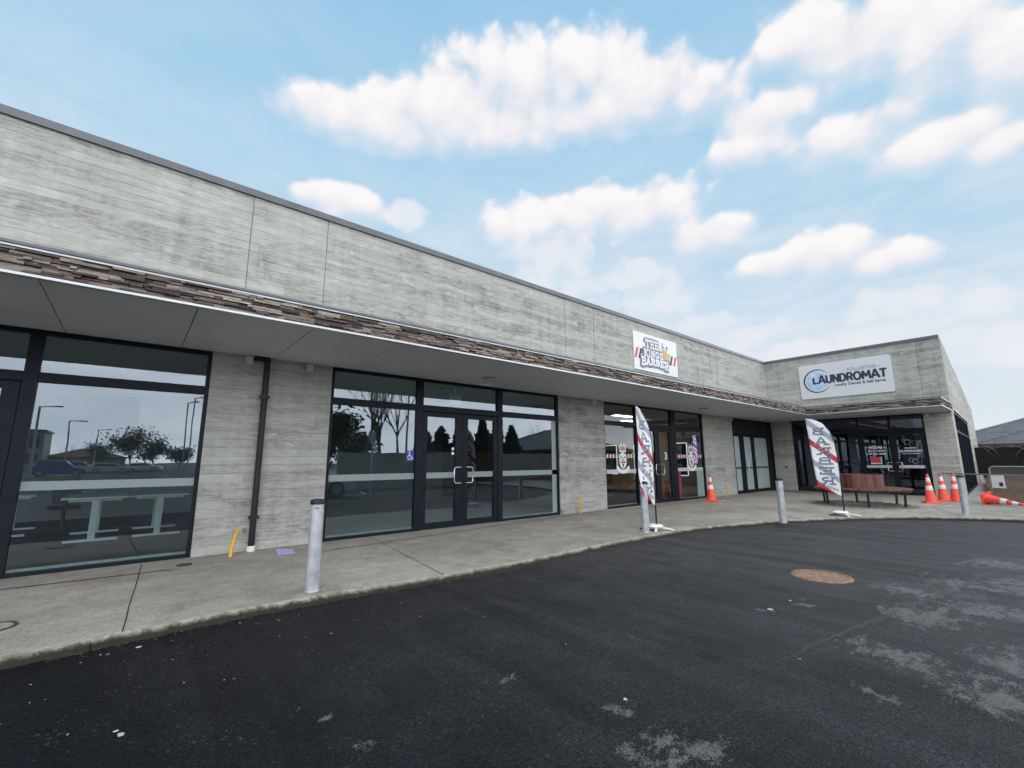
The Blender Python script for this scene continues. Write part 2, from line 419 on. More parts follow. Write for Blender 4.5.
M['wood'] = simple('fence_timber', (.13,.075,.045), .85, 0, .3, 8)
M['wire'] = simple('chain_wire', (.20,.185,.175), .6, .3, .1, 10)
M['panelfence'] = simple('precast_fence', (.46,.42,.38), .85, 0, .10, 2)
M['bark'] = simple('tree_bark', (.15,.13,.11), .9, 0, .3, 9)
M['evergreen'] = m_leaf('evergreen_leaf', (.075,.105,.066))
M['dullgreen'] = m_leaf('dull_leaf', (.11,.12,.09))
M['carpur'] = simple('purple_car_paint', (.085,.06,.50), .25, .2, .05, 3, .5, 0, 1)
M['carwht'] = simple('white_car_paint', (.78,.79,.80), .25, .1, .03, 3, .5, 0, 1)
M['carsil'] = simple('silver_car_paint', (.62,.63,.65), .28, .2, .03, 3, .5, 0, 1)
M['carglass'] = simple('car_glass', (.015,.018,.022), .08, 0, .05, 3)
M['tyre'] = simple('tyre_rubber', (.014,.014,.015), .85, 0, .1, 9)
M['clad'] = simple('pale_cladding', (.42,.43,.42), .7, 0, .06, 1)
M['paint'] = simple('road_paint', (.62,.62,.60), .7, 0, .18, 5)

# ------------------------------------------------------------------ ground
def catmull(pts, n=10):
    out = []
    P = [pts[0]] + pts + [pts[-1]]
    for i in range(1, len(P)-2):
        for k in range(n):
            t = k/n; a, b, c, d = P[i-1], P[i], P[i+1], P[i+2]
            out.append(tuple(.5*((2*b[j]) + (-a[j]+c[j])*t + (2*a[j]-5*b[j]+4*c[j]-d[j])*t*t + (-a[j]+3*b[j]-3*c[j]+d[j])*t**3) for j in (0,1)))
    out.append(pts[-1]); return out
mb = MB(); mb.face([(-700,-700,ZR),(700,-700,ZR),(700,700,ZR),(-700,700,ZR)])
tag(mb.build('road', M['asph'], recalc=False), 'dark patched asphalt of the forecourt and car park', 'road', kind='structure')
KC = catmull([(-40,5.0),(-15,5.02),(-4,5.05),(-.6,5.10),(.07,5.14),(1.56,5.17),(2.95,5.03),(4.3,4.97),(6.2,5.02),(7.7,5.02),(9.0,4.93),(10.2,4.66),(11.6,4.22),(12.9,3.63),(14.0,2.98),(14.85,2.3),(15.5,1.52),(16.05,.55),(16.55,-1.0),(16.8,-4),(16.9,-14),(16.9,-60)], 14)
KC = [(x + RNG.uniform(-.012,.012), y + RNG.uniform(-.016,.016)) for x, y in KC]
def koff(d):
    o = []
    for i, (x, y) in enumerate(KC):
        a = KC[max(i-1,0)]; b = KC[min(i+1,len(KC)-1)]
        t = Vector((b[0]-a[0], b[1]-a[1])).normalized(); o.append((x - t.y*d, y + t.x*d))
    return o
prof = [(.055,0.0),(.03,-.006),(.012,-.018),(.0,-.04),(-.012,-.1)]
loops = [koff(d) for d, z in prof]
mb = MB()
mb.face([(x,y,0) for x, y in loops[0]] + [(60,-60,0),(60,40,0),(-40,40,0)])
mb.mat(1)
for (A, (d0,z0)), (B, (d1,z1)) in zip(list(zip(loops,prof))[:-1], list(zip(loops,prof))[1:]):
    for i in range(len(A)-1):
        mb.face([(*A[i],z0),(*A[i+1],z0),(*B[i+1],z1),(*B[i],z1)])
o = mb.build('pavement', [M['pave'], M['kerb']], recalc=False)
bm = bmesh.new(); bm.from_mesh(o.data); bmesh.ops.triangulate(bm, faces=[f for f in bm.faces if len(f.verts) > 4]); 
for f in bm.faces:
    if f.normal.z < -.01: f.normal_flip()
bm.to_mesh(o.data); bm.free()
tag(o, 'stained concrete footpath with rough low kerb along the shops', 'footpath', kind='structure')
def kerb_y(x):
    for a, b in zip(KC[:-1], KC[1:]):
        if a[0] <= x <= b[0]: return a[1] + (b[1]-a[1])*(x-a[0])/(b[0]-a[0]+1e-9)
    return 5
mb = MB()
def strip(m, pts, w, z, z1=None):
    for a, b in zip(pts[:-1], pts[1:]):
        a = Vector((*a,0)); b = Vector((*b,0)); t = (b-a).normalized(); n = Vector((-t.y,t.x,0))*w/2
        m.face([a-n+Vector((0,0,z)), b-n+Vector((0,0,z)), b+n+Vector((0,0,z)), a+n+Vector((0,0,z))])
for xw, xk in ((.25,.085),(3.55,3.12),(6.4,6.3),(9.6,9.35),(12.9,12.3)):
    yk = kerb_y(xk)+.03
    strip(mb, [(xw + (xk-xw)*t + RNG.uniform(-.004,.004), 8.3 + (yk-8.3)*t) for t in [i/8 for i in range(9)]], .009, .004)
strip(mb, [(12.2,3.95),(14.6,5.9),(17,7.9)], .014, .004)
strip(mb, [(15.6,1.55),(18,2.4),(20,2.2)], .012, .004)
tag(mb.build('pavement_joint', M['joint'], recalc=False), 'saw cut joints across the concrete footpath', 'footpath joints', kind='structure')
mb = MB()
strip(mb, [(-6,7.95),(-.98,7.73),(.55,7.63)], .03, .006)
strip(mb, [(2.2,7.56),(2.73,7.58),(5.5,7.84),(8.35,8.08),(10.2,8.2)], .022, .006)
strip(mb, [(10.6,7.9),(17,7.93)], .02, .006)
tag(mb.build('pavement_slot_drain', M['slot'], recalc=False), 'thin rusty slot drain along the shop fronts', 'drain', kind='structure')
# parking bay lines behind the viewpoint, seen mirrored in the glazing
mb = MB()
for x in (3.0,5.6,8.2,10.8): strip(mb, [(x,-3.2),(x+1.2,-7.4)], .1, ZR+.004)
strip(mb, [(1.5,-3.0),(13.2,-3.2)], .1, ZR+.004)
for i in range(14): strip(mb, [(-24+i*2.7,-40),(-24+i*2.7,-45)], .1, ZR+.004)
tag(mb.build('road_marking', M['paint'], recalc=False), 'white parking bay lines on the asphalt', 'road marking', kind='structure')

# ------------------------------------------------------------------ shop building
B = thing('shop_building', 'long single storey row of shops in grey board marked concrete with a stone edged canopy', 'building', (0,0,0))
FM = frame((0,YW,0), (1,0,0), (0,1,0))            # main facade: u=X
FW = frame((XW,0,0), (0,-1,0), (1,0,0))           # wing facade: u=-Y
ea = rad(2.4); FE = frame((XW,2.13,0), (math.cos(ea),math.sin(ea),0), (-math.sin(ea),math.cos(ea),0))
CONC = M['conc']
# upper precast panels
edges = [-14,-6.0,1.16,2.43,9.06,10.33,16.96,18.23,23.507]
for a, b in zip(edges[:-1], edges[1:]):
    mb = MB(); mb.bar(FM, a+.0075, b-.0075, ZS+.003, 6.02, 0, .2); mb.build('wall_panel', CONC, B, bevel=.004)
    mb = MB(); mb.bar(FM, b-.0072, b+.0072, ZS+.004, 5.99, .006, .19); mb.build('joint_sealant', M['sealant'], B)
for a, b in ((-8.404,-7.84),(-7.84,-2.83),(-2.83,-2.14)):
    mb = MB(); mb.bar(FW, a+.0075, b-.0075, ZS+.003, 6.02, 0, .2); mb.build('wall_panel', CONC, B, bevel=.004)
    mb = MB(); mb.bar(FW, b-.0072, b+.0072, ZS+.004, 5.99, .006, .19); mb.build('joint_sealant', M['sealant'], B)
# piers below the soffit
for a, b in ((.81,1.59),(1.605,2.69),(8.72,10.66),(16.65,19.13)):
    mb = MB(); mb.bar(FM, a, b, -.06, ZS-.004, 0, .2); mb.build('wall_panel', CONC, B, bevel=.006)
for a, b in ((-8.39,-7.53),(-2.94,-2.14)):
    mb = MB(); mb.bar(FW, a, b, -.06, ZS-.004, 0, .2); mb.build('wall_panel', CONC, B, bevel=.006)
# end wall with a sloping top
def ztop(u): return 6.02 - 1.5*u/20
mb = MB(); mb.prism(FE, [(0.0,-.06),(1.28,-.06),(1.28,ztop(1.28)),(0.0,6.02)], 0, .2)
mb.prism(FE, [(1.283,3.3),(11.02,3.3),(11.02,ztop(11.02)),(1.283,ztop(1.283))], 0, .2)
mb.prism(FE, [(11.023,-.06),(20,-.06),(20,ztop(20)),(11.023,ztop(11.023))], 0, .2)
mb.build('wall_panel', CONC, B)
# the body behind: rear and left walls, roof, backing behind the joints
mb = MB(); mb.box(-14,-13.8,8.62,30,-.06,6.0); mb.box(-14,46,30,30.2,-.06,6.0); mb.box(42.8,43,3.6,30,-.06,4.6); mb.build('wall_panel', CONC, B)
mb = MB(); mb.box(-13.7,XW+.24,8.65,29.9,5.2,5.4); mb.box(XW+.25,42.7,3.5,29.9,4.3,4.5); mb.build('roof', M['cap'], B)
mb = MB(); mb.box(-13.9,XW+.2,YW+.205,YW+.23,3.3,5.9); mb.build('wall_backing', M['sealant'], B)
mb = MB(); mb.box(-14.02,XW-.035,YW-.035,YW+.26,6.0,6.125); mb.build('parapet_cap', M['cap'], B, bevel=.006)
mb = MB(); mb.box(XW-.034,XW+.26,2.129,8.66,6.0,6.124); mb.build('parapet_cap', M['cap'], B, bevel=.006)
mb = MB(); mb.prism(FE, [(.0,ztop(.0)+.001),(20,ztop(20)+.001),(20,ztop(20)+.1),(.0,ztop(.0)+.1)], -.001, .26); mb.build('parapet_cap', CONC, B)
# canopy
YF, XF = 6.05, 20.5
cn = MB(); cn.box(-8,XW-.005,YF+.05,YW-.005,ZS+.02,3.40); cn.box(XF+.05,XW-.005,2.12,YF+.045,ZS+.02,3.40)
C = cn.build('canopy', M['dark'], B)
mb = MB()
xs = [-8.53 + 1.275*i for i in range(0, 24)]
for i in range(len(xs)-1):
    g = .005 if xs[i] < 3.2 else .0022
    a, b = xs[i]+g, min(xs[i+1]-g, XF+.06)
    if b <= a: continue
    mb.box(a, b, YF+.03, YW-.004, ZS-.006, ZS+.016)
for a, b in ((2.15,3.4),(3.4,4.68),(4.68,5.95),(5.95,7.2),(7.2,YW-.004)):
    mb.box(XF+.065, XW-.004, a+.002, b-.002, ZS-.006, ZS+.016)
mb.build('soffit', M['soffit'], C)
def stones(mb, fr, L, z0, z1):
    rows = 9; h = (z1-z0)/rows
    for r in range(rows):
        u = -RNG.random()*.3
        while u < L:
            l = RNG.choice((.06,.09,.13,.17,.22,.3,.38)) * RNG.uniform(.75,1.25)
            a, b = max(u,0), min(u+l, L)
            if b-a > .02:
                d = RNG.uniform(0,.055); zz = RNG.uniform(-.004,.004)
                hh = h*(2 if RNG.random() < .07 and r < rows-1 else 1)
                p = [fr(a+.002,z0+r*h+.0015,-d),fr(b-.002,z0+r*h+.0015,-d),fr(b-.002,z0+r*h+.0015,.04),fr(a+.002,z0+r*h+.0015,.04),
                     fr(a+.002,z0+r*h+hh-.002+zz*.2,-d),fr(b-.002,z0+r*h+hh-.002+zz*.2,-d),fr(b-.002,z0+r*h+hh-.002,.04),fr(a+.002,z0+r*h+hh-.002,.04)]
                j = [Vector((RNG.uniform(-.004,.004),RNG.uniform(-.004,.004),RNG.uniform(-.002,.002))) for _ in range(8)]
                mb.hexa([q+w for q, w in zip(p, j)])
            u += l
mb = MB()
stones(mb, frame((-8,YF,0),(1,0,0),(0,1,0)), XF+8-.04, 3.175, 3.41)
stones(mb, frame((XF,YF-.005,0),(0,-1,0),(1,0,0)), YF-2.11, 3.175, 3.41)
stones(mb, frame((XF+.02,2.11,0),(1,0,0),(0,1,0)), XW-XF-.03, 3.175, 3.41)
mb.build('stone_band', M['stone'], C)
mb = MB()
mb.box(-8,XF-.052,YF-.052,YF+.03,ZS-.009,ZS+.020); mb.box(XF-.052,XF+.05,2.06,YF+.0295,ZS-.009,ZS+.020); mb.box(XF+.05,XW-.003,2.06,2.14,ZS-.009,ZS+.020)
mb.build('edge_trim', M['trim'], C, bevel=.003)
mb = MB()
mb.box(-8,XF-.045,YF-.045,YF+.4,3.412,3.432); mb.box(XF-.045,XF+.4,2.06,YF+.3995,3.412,3.432); mb.box(XF+.4,XW-.003,2.06,2.4,3.412,3.432)
mb.build('edge_trim', M['trim'], C)
mb = MB()
mb.box(-8,XF-.06,YF-.06,YW-.003,3.434,3.468); mb.box(XF-.06,XW-.003,2.05,YF-.0605,3.434,3.468); mb.box(XF-.06,XW-.003,YF-.06,YW-.003,3.434,3.468)
mb.build('top_flashing', M['cap'], C, bevel=.004)
# soffit fittings
for x, y in ((5.70,7.5),(14.85,7.42),(22.5,4.5)):
    mb = MB(); mb.lathe([(.15,0),(.155,.012),(.15,.035),(.11,.05)], 28, (x,y,ZS-.058)); mb.build('soffit_light', M['greybox'], C, smooth=40)
for x, y in ((6.02,8.12),(14.35,7.95),(20.9,7.9),(21.9,6.9)):
    mb = MB(); mb.box(x-.16,x+.16,y-.05,y+.05,ZS-.04,ZS-.0065); mb.build('soffit_light', M['white'], C, bevel=.008)

# ---- glazing
def shopfront(fr, u0, u1, vert, zt, bars_skip=(), hd=3.09, g='glass'):
    """fixed frame: jambs, head, sill, verticals (centre, width), transom"""
    mb = MB(); W0, W1 = .03, .13
    mb.bar(fr, u0, u0+.05, 0.0, ZS-.01, W0, W1); mb.bar(fr, u1-.05, u1, 0.0, ZS-.01, W0, W1)
    mb.bar(fr, u0+.05, u1-.05, hd, ZS-.01, W0+.002, W1)
    xs = [u0+.05] + [e for c, w in vert for e in (c-w/2, c+w/2)] + [u1-.05]
    for c, w in vert: mb.bar(fr, c-w/2, c+w/2, 0.0, hd, W0-.004, W1)
    for k in range(0, len(xs), 2):
        mb.bar(fr, xs[k], xs[k+1], zt, zt+.13, W0+.001, W1)
        if k//2 not in bars_skip: mb.bar(fr, xs[k], xs[k+1], 0.0, .055, W0+.001, W1)
    win = mb.build('shopfront_window', M['frame'], B, bevel=.004)
    for k in range(0, len(xs), 2):
        p = MB(); p.bar(fr, xs[k], xs[k+1], zt+.13, hd, .078, .084); p.build('pane', M[g], win)
        if k//2 not in bars_skip:
            p = MB(); p.bar(fr, xs[k], xs[k+1], .055, zt, .078, .084); p.build('pane', M[g], win)
            p = MB(); p.bar(fr, xs[k]+.01, xs[k+1]-.01, .056, .085, .088, .12); p.build('sill_bead', M['frostband'], win)
    return win, xs
def dhandle(fr, u, side, par, h0=.92, h1=1.26):
    mb = MB(); s = side*.17
    pts = [(u,h0)] + [(u+s*.75,h0),(u+s*.93,h0+.015),(u+s,h0+.06),(u+s,h1-.06),(u+s*.93,h1-.015),(u+s*.75,h1),(u,h1)]
    q = [fr(pts[0][0],pts[0][1],.055)] + [fr(a,b,-.035) for a, b in pts] + [fr(pts[-1][0],pts[-1][1],.055)]
    mb.tube(q, .012, 8); mb.build('handle', M['chrome'], par, smooth=50)
def door(fr, u0, u1, zt, st0, st1, rail=.13, g='glass', hs=None):
    mb = MB(); w0, w1 = .038, .11
    mb.bar(fr, u0, u0+st0, .012, zt-.005, w0, w1); mb.bar(fr, u1-st1, u1, .012, zt-.005, w0, w1)
    mb.bar(fr, u0+st0, u1-st1, zt-.10, zt-.006, w0+.001, w1); mb.bar(fr, u0+st0, u1-st1, .013, rail, w0+.001, w1)
    d = mb.build('entrance_door', M['frame'], B, bevel=.004)
    p = MB(); p.bar(fr, u0+st0, u1-st1, rail, zt-.10, .07, .076); p.build('pane', M[g], d)
    if hs: dhandle(fr, hs[0], hs[1], d)
    return d
def band(fr, u0, u1, z0, z1, par, mat='frostband', w=.0765, nm='privacy_band'):
    mb = MB(); mb.bar(fr, u0, u1, z0, z1, w-.002, w); mb.build(nm, M[mat], par)
# shop 1 (far left)
w1, xs = shopfront(FM, -6.0, .81, [(-4.55,.13),(-1.135,.14)], 2.45, (1,))
band(FM, -1.06, .755, 1.045, 1.16, w1)
d = door(FM, -4.48, -2.85, 2.44, .11, .12); d = door(FM, -2.84, -1.21, 2.44, .12, .16, hs=(-2.78,1))
band(FM, -2.7, -1.38, 1.045, 1.16, d)
# shop 2 (three bays, double door)
w2, xs = shopfront(FM, 2.70, 8.72, [(4.555,.15),(6.715,.15)], 2.45, (1,))
band(FM, 2.76, 4.475, 1.035, 1.155, w2); band(FM, 6.795, 8.665, 1.035, 1.155, w2)
band(FM, 8.50, 8.665, .06, 2.44, w2, nm='frosted_strip')
dl = door(FM, 4.635, 5.632, 2.44, .11, .17, hs=(5.56,-1)); dr = door(FM, 5.638, 6.635, 2.44, .15, .11, hs=(5.71,1))
band(FM, 4.75, 5.45, 1.035, 1.155, dl, w=.069); band(FM, 5.80, 6.52, 1.035, 1.155, dr, w=.069)
mb = MB(); mb.mat(0); mb.lathe([(.035,0),(.035,.004)], 18, FM(5.40,1.66,.062), (0,-1,0)); mb.lathe([(.035,0),(.035,.004)], 18, FM(5.40,1.56,.062), (0,-1,0)); mb.build('sticker', M['white'], dl)
# wheelchair access sticker
mb = MB(); mb.bar(FM, 4.29, 4.465, 1.40, 1.61, .071, .074)
mb.mat(1)
def arc(cx, cy, r, a0, a1, n=14): return [(cx+r*math.cos(rad(a0+(a1-a0)*i/n)), cy+r*math.sin(rad(a0+(a1-a0)*i/n))) for i in range(n+1)]
def stroke(mb, fr, pts, th, w):
    for i, (a, b) in enumerate(zip(pts[:-1], pts[1:])):
        d = Vector((b[0]-a[0], b[1]-a[1]));
        if d.length < 1e-6: continue
        d.normalize(); n = Vector((-d.y,d.x))*th/2; e = d*th*.18
        q = [(a[0]-n.x-e.x,a[1]-n.y-e.y),(b[0]-n.x+e.x,b[1]-n.y+e.y),(b[0]+n.x+e.x,b[1]+n.y+e.y),(a[0]+n.x-e.x,a[1]+n.y-e.y)]
        mb.face([fr(x,y,w-.00025*i) for x, y in q])
stroke(mb, FM, arc(4.365,1.475,.045,100,340), .014, .0695)
stroke(mb, FM, [(4.355,1.56),(4.360,1.50),(4.40,1.50),(4.425,1.445),(4.44,1.45)], .016, .0665)
mb.face([FM(x,y,.0655) for x, y in arc(4.357,1.578,.014,0,350,12)])
mb.build('access_sticker', [M['accblue'], M['white']], w2, recalc=False)
# shop 3, the barber
w3, xs = shopfront(FM, 10.66, 16.65, [(12.42,.28),(14.55,.28)], 2.45, (1,), g='glassbb')
d3 = door(FM, 12.565, 13.48, 2.44, .13, .13, g='glassbb', hs=(13.40,-1)); d4 = door(FM, 13.486, 14.405, 2.44, .13, .13, g='glassbb', hs=(13.56,1))
# shop 4, frosted
w4, xs = shopfront(FM, 19.14, 23.05, [], 2.38, (), g='glassdk')
w4.children[1].data.materials[0] = M['frost']
mb = MB()
for a, b in ((19.19,19.25),(19.86,20.22),(21.02,21.27),(22.75,23.0)): mb.bar(FM, a, b, .056, 2.379, .022, .09)
for a, b in ((19.25,19.86),(20.22,21.02),(21.27,22.75)): mb.bar(FM, a, b, .056, .13, .024, .09); mb.bar(FM, a, b, 1.03, 1.08, .03, .0775)
mb.build('sliding_door', M['frame'], B, bevel=.003)
mb = MB(); mb.bar(FM, 19.19, 23.0, 2.515, 3.088, .060, .0765); mb.build('transom_panel', M['black'], w4)
mb = MB(); mb.bar(FM, 23.052, 23.285, 0, ZS-.01, .03, .13); mb.build('corner_post', M['frame'], B)
mb = MB(); mb.tube([FM(20.33,.95,.022),FM(20.33,.95,-.05),FM(20.33,1.4,-.05),FM(20.33,1.4,.022)], .014, 8); mb.build('door_handle', M['chrome'], B)
# laundromat (wing)
w5, xs = shopfront(FW, -7.52, -2.95, [(-6.42,.10),(-5.06,.09)], 2.47, (2,), g='glassdk')
mb = MB(); mb.bar(FW, -4.05, -3.97, 2.60, 3.088, .032, .13); mb.build('transom_post', M['frame'], w5)
d5 = door(FW, -5.01, -3.985, 2.465, .10, .10, g='glassdk', hs=(-4.04,-1)); d6 = door(FW, -3.98, -3.005, 2.465, .10, .10, g='glassdk', hs=(-3.93,1))
band(FW, -4.91, -4.09, 1.04, 1.15, d5, 'greybox', .069); band(FW, -3.88, -3.11, 1.04, 1.15, d6, 'greybox', .069)
# end wall slot window
mb = MB()
mb.bar(FE, 1.285, 1.36, 0, 3.29, .02, .16); mb.bar(FE, 10.95, 11.02, 0, 3.29, .02, .16); mb.bar(FE, 1.36, 10.95, 3.22, 3.29, .021, .16); mb.bar(FE, 1.36, 10.95, 0, .06, .021, .16); mb.bar(FE, 1.36, 10.95, 2.45, 2.54, .021, .16)
for u in (3.7,6.1,8.5): mb.bar(FE, u, u+.08, .06, 3.22, .022, .16)
we = mb.build('shopfront_window', M['frame'], B)
for a, b in ((.06,2.45),(2.54,3.22)):
    p = MB(); p.bar(FE, 1.361, 10.949, a+.001, b-.001, .09, .096); p.build('pane', M['glassdk'], we)
mb = MB(); mb.bar(FE, 1.29, 11.0, 3.292, 3.33, -.03, .02); mb.build('head_flashing', M['trim'], B)

# ---- interiors
mb = MB(); mb.box(-13,1.70,YW+.14,16.0,-.02,.012); mb.build('interior_floor', M['carpet'], B)
mb = MB(); mb.box(9.70,XW+.15,YW+.14,16.0,-.02,.012); mb.build('interior_floor', M['carpet'], B)
mb = MB(); mb.box(1.705,9.695,YW+.14,16.0,-.02,.012); mb.build('interior_floor', M['greybox'], B)
mb = MB(); mb.box(XW+.14,33,2.75,YW,-.02,.012); mb.build('interior_floor', M['carpet'], B)
mb = MB(); mb.box(-13,XW+.1,YW+.21,16,3.12,3.2); mb.box(XW+.21,33,2.9,YW,3.12,3.2); mb.build('interior_ceiling', M['inceil'], B)
mb = MB(); mb.box(-13,9.6,15.8,15.95,.013,3.118); mb.build('interior_wall', M['inwall'], B)
mb = MB(); mb.box(1.65,1.77,YW+.21,15.79,.013,3.118); mb.build('interior_wall', M['inwall'], B)
mb = MB(); mb.box(9.61,9.73,YW+.21,15.79,.013,3.118); mb.build('interior_wall', M['indark'], B); mb = MB(); mb.box(17.86,17.98,YW+.21,15.79,.013,3.118); mb.build('interior_wall', M['taupe'], B)
mb = MB(); mb.box(9.74,17.85,15.2,15.35,.013,3.118); mb.build('interior_wall', M['warm'], B)
for q in ((32.9,33,2.9,YW,.013,3.118),(XW+.25,32.89,YW+.01,YW+.1,.013,3.118),(XW+.25,32.8,3.3,3.36,.013,3.118),(19,23.2,8.75,8.8,.02,3.118)):
    mb = MB(); mb.box(*q); mb.build('interior_wall', M['indark'], B)

# ---- wall fittings
mb = MB(); mb.tube([(1.585,YW-.065,.06),(1.585,YW-.065,3.148)], .046, 16); dp = mb.build('downpipe', M['black'], B, smooth=40)
mb = MB()
for z in (.50,2.45):
    mb = MB(); mb.box(1.515,1.655,YW-.112,YW-.002,z,z+.04); mb.build('pipe_bracket', M['black'], dp)
mb = MB(); mb.lathe([(.062,0),(.062,.075),(.05,.085)], 20, (1.585,YW-.065,.001)); mb.build('pipe_shoe', M['pvcw'], dp, smooth=40)
mb = MB(); mb.box(1.40,1.54,YW-.10,YW-.01,3.07,3.146); mb.build('pipe_bracket', M['black'], dp)
for x in (1.31,2.27,10.15,19.0): 
    mb = MB(); mb.box(x-.055,x+.055,YW-.09,YW-.001,3.0,3.135); mb.build('junction_box', M['greybox'], B, bevel=.008)
mb = MB(); mb.bar(FW, -2.87, -2.77, 2.99, 3.13, -.09, -.001); mb.build('junction_box', M['greybox'], B, bevel=.008)
mb = MB(); mb.bar(FW, -7.95, -7.87, 1.0, 1.08, -.03, -.001); mb.build('junction_box', M['black'], B, bevel=.006)
mb = MB(); mb.tube([(1.47,YW-.001,.33),(1.47,YW-.05,.33),(1.47,YW-.07,.30)], .014, 8); mb.lathe([(.022,0),(.022,.02)], 10, (1.47,YW-.045,.34)); mb.build('garden_tap', M['brass'], B)

# ------------------------------------------------------------------ lettering
GL = {
 'T': [[(0,.9),(1,.9)],[(.5,0),(.5,.9)],[(.28,.05),(.72,.05)],[(.05,.66),(.05,.9)],[(.95,.66),(.95,.9)]],
 'H': [[(.22,0),(.22,1)],[(.78,0),(.78,1)],[(.22,.5),(.78,.5)],[(.02,.05),(.42,.05)],[(.58,.05),(.98,.05)],[(.02,.95),(.42,.95)],[(.58,.95),(.98,.95)]],
 'E': [[(.24,0),(.24,1)],[(.02,.08),(.92,.08)],[(.02,.92),(.92,.92)],[(.24,.5),(.7,.5)],[(.92,.02),(.92,.3)],[(.92,.7),(.92,.98)]],
 'K': [[(.22,0),(.22,1)],[(.26,.45),(.82,.97)],[(.40,.58),(.86,.03)],[(.02,.05),(.42,.05)],[(.02,.95),(.42,.95)],[(.66,.95),(1,.95)],[(.68,.05),(1,.05)]],
 'I': [[(.5,0),(.5,1)],[(.22,.06),(.78,.06)],[(.22,.94),(.78,.94)]],
 'N': [[(.2,0),(.2,1)],[(.8,0),(.8,1)],[(.2,.97),(.8,.03)],[(.02,.05),(.38,.05)],[(.62,.95),(.98,.95)]],
 'G': [[(.88,.72),(.72,.88),(.5,.92),(.26,.84),(.12,.6),(.12,.4),(.26,.16),(.5,.08),(.74,.14),(.86,.26),(.86,.45)],[(.55,.45),(.98,.45)]],
 'S': [[(.86,.72),(.78,.88),(.5,.92),(.22,.86),(.16,.70),(.26,.56),(.74,.44),(.86,.28),(.76,.12),(.5,.08),(.22,.12),(.14,.28)]],
 'B': [[(.22,0),(.22,1)],[(.03,.92),(.62,.92),(.82,.84),(.84,.66),(.70,.54),(.22,.52)],[(.66,.52),(.88,.42),(.90,.2),(.70,.08),(.03,.08)]],
 'A': [[(.16,.04),(.46,.96),(.54,.96),(.84,.04)],[(.28,.34),(.72,.34)],[(0,.05),(.34,.05)],[(.62,.05),(1,.05)]],
 'R': [[(.22,0),(.22,1)],[(.03,.92),(.62,.92),(.82,.84),(.84,.62),(.70,.5),(.22,.48)],[(.52,.48),(.84,.05)],[(.03,.05),(.42,.05)],[(.70,.05),(1,.05)]],
}
def slab(mb, fr, ch, u, v, w, h, th, wd, shear=None):
    k = 0
    for pl in GL[ch]:
        pts = [(u+a*w, v+b*h + (shear(u+a*w) if shear else 0)) for a, b in pl]
        stroke(mb, fr, pts, th, wd - .0003*k); k += 1
def text_mesh(body, size, off=0.0, space=1.0, align='CENTER'):
    c = bpy.data.curves.new('lettering', 'FONT'); c.body = body; c.size = size; c.offset = off; c.align_x = align; c.align_y = 'CENTER'; c.space_character = space; c.resolution_u = 3; c.extrude = .0008
    o = bpy.data.objects.new('lettering', c); COL.objects.link(o)
    me = bpy.data.meshes.new_from_object(o.evaluated_get(bpy.context.evaluated_depsgraph_get()))
    bpy.data.objects.remove(o); bpy.data.curves.remove(c); return me
def put_text(name, body, size, mat, loc, rot, parent, off=0.0, space=1.0, sx=1.0, align='CENTER'):
    me = text_mesh(body, size, off, space, align); me.name = name; me.materials.clear(); me.materials.append(mat)
    o = bpy.data.objects.new(name, me); COL.objects.link(o); o.parent = parent; o.location = loc; o.rotation_euler = rot; o.scale = (sx,1,1); return o

# barber sign: X 12.32..15.02, z 4.37..5.68
sg = thing('shop_sign', 'white square barber sign with slab lettering, red and navy stripes and a gold crown', 'sign', (13.67,YW-.002,5.02))
FS = frame((0,0,0), (1,0,0), (0,1,0))
mb = MB(); mb.box(-1.35,1.35,-.03,0,-.655,.655); mb.build('sign_board', M['signw'], sg, bevel=.004)
def lines(th_add, wd, FS=frame((-.11,0,.0), (1,0,0), (0,1,0))):
    mb = MB()
    for ch, u in zip('THE', (-.58,-.30,-.02)): slab(mb, FS, ch, u, .17, .25, .29, .062+th_add, wd)
    for ch, u, w in zip('KINGS', (-.70,-.43,-.29,-.02,.25), (.25,.13,.25,.25,.25)): slab(mb, FS, ch, u, -.15, w, .25, .060+th_add, wd-.0045)
    for i, ch in enumerate('BARBER'):
        u = -.88 + i*.285; c = abs(i-2.5)/2.5
        b = -.40 - .08*c*c
        slab(mb, FS, ch, u, b, .26, -.19-b, .072+th_add, wd-.009)
    return mb
lines(.13, -.034).build('lettering_outline', M['inkg'], sg, recalc=False)
lines(0, -.05).build('lettering', M['signw'], sg, recalc=False)
for i, x in enumerate((-1.34,-1.12,.80,1.05)):
    mb = MB(); mb.face([FS(x,-.26,-.0312),FS(x+.13,-.26,-.0312),FS(x+.27,.10,-.0312),FS(x+.14,.10,-.0312)])
    mb.build('stripe', M['red'] if i in (0,3) else M['ink'], sg, recalc=False)
mb = MB(); mb.face([FS(-.94,-.07,-.0312),FS(-.82,-.07,-.0312),FS(-.74,.09,-.0312),FS(-.84,.09,-.0312)]); mb.build('stripe', M['red'], sg, recalc=False)
mb = MB()
FS = frame((-.08,0,-.03), (1,0,0), (0,1,0))
crown = [(.46,.02),(.42,.36),(.53,.20),(.56,.42),(.66,.20),(.76,.36),(.76,.14),(.95,.20),(.86,-.14),(.62,-.06)]
mb.prism(FS, crown, -.040, -.031); mb.mat(1)
mb.prism(FS, [(.44,.33),(.50,.33),(.50,.50),(.46,.54)], -.042, -.0315); mb.prism(FS, [(.62,-.16),(.90,-.22),(.92,-.12),(.64,-.05)], -.044, -.0315); mb.prism(FS, [(.70,.33),(.80,.33),(.78,.44),(.72,.44)], -.043, -.0315)
mb.build('crown', [M['gold'], M['inkg']], sg)
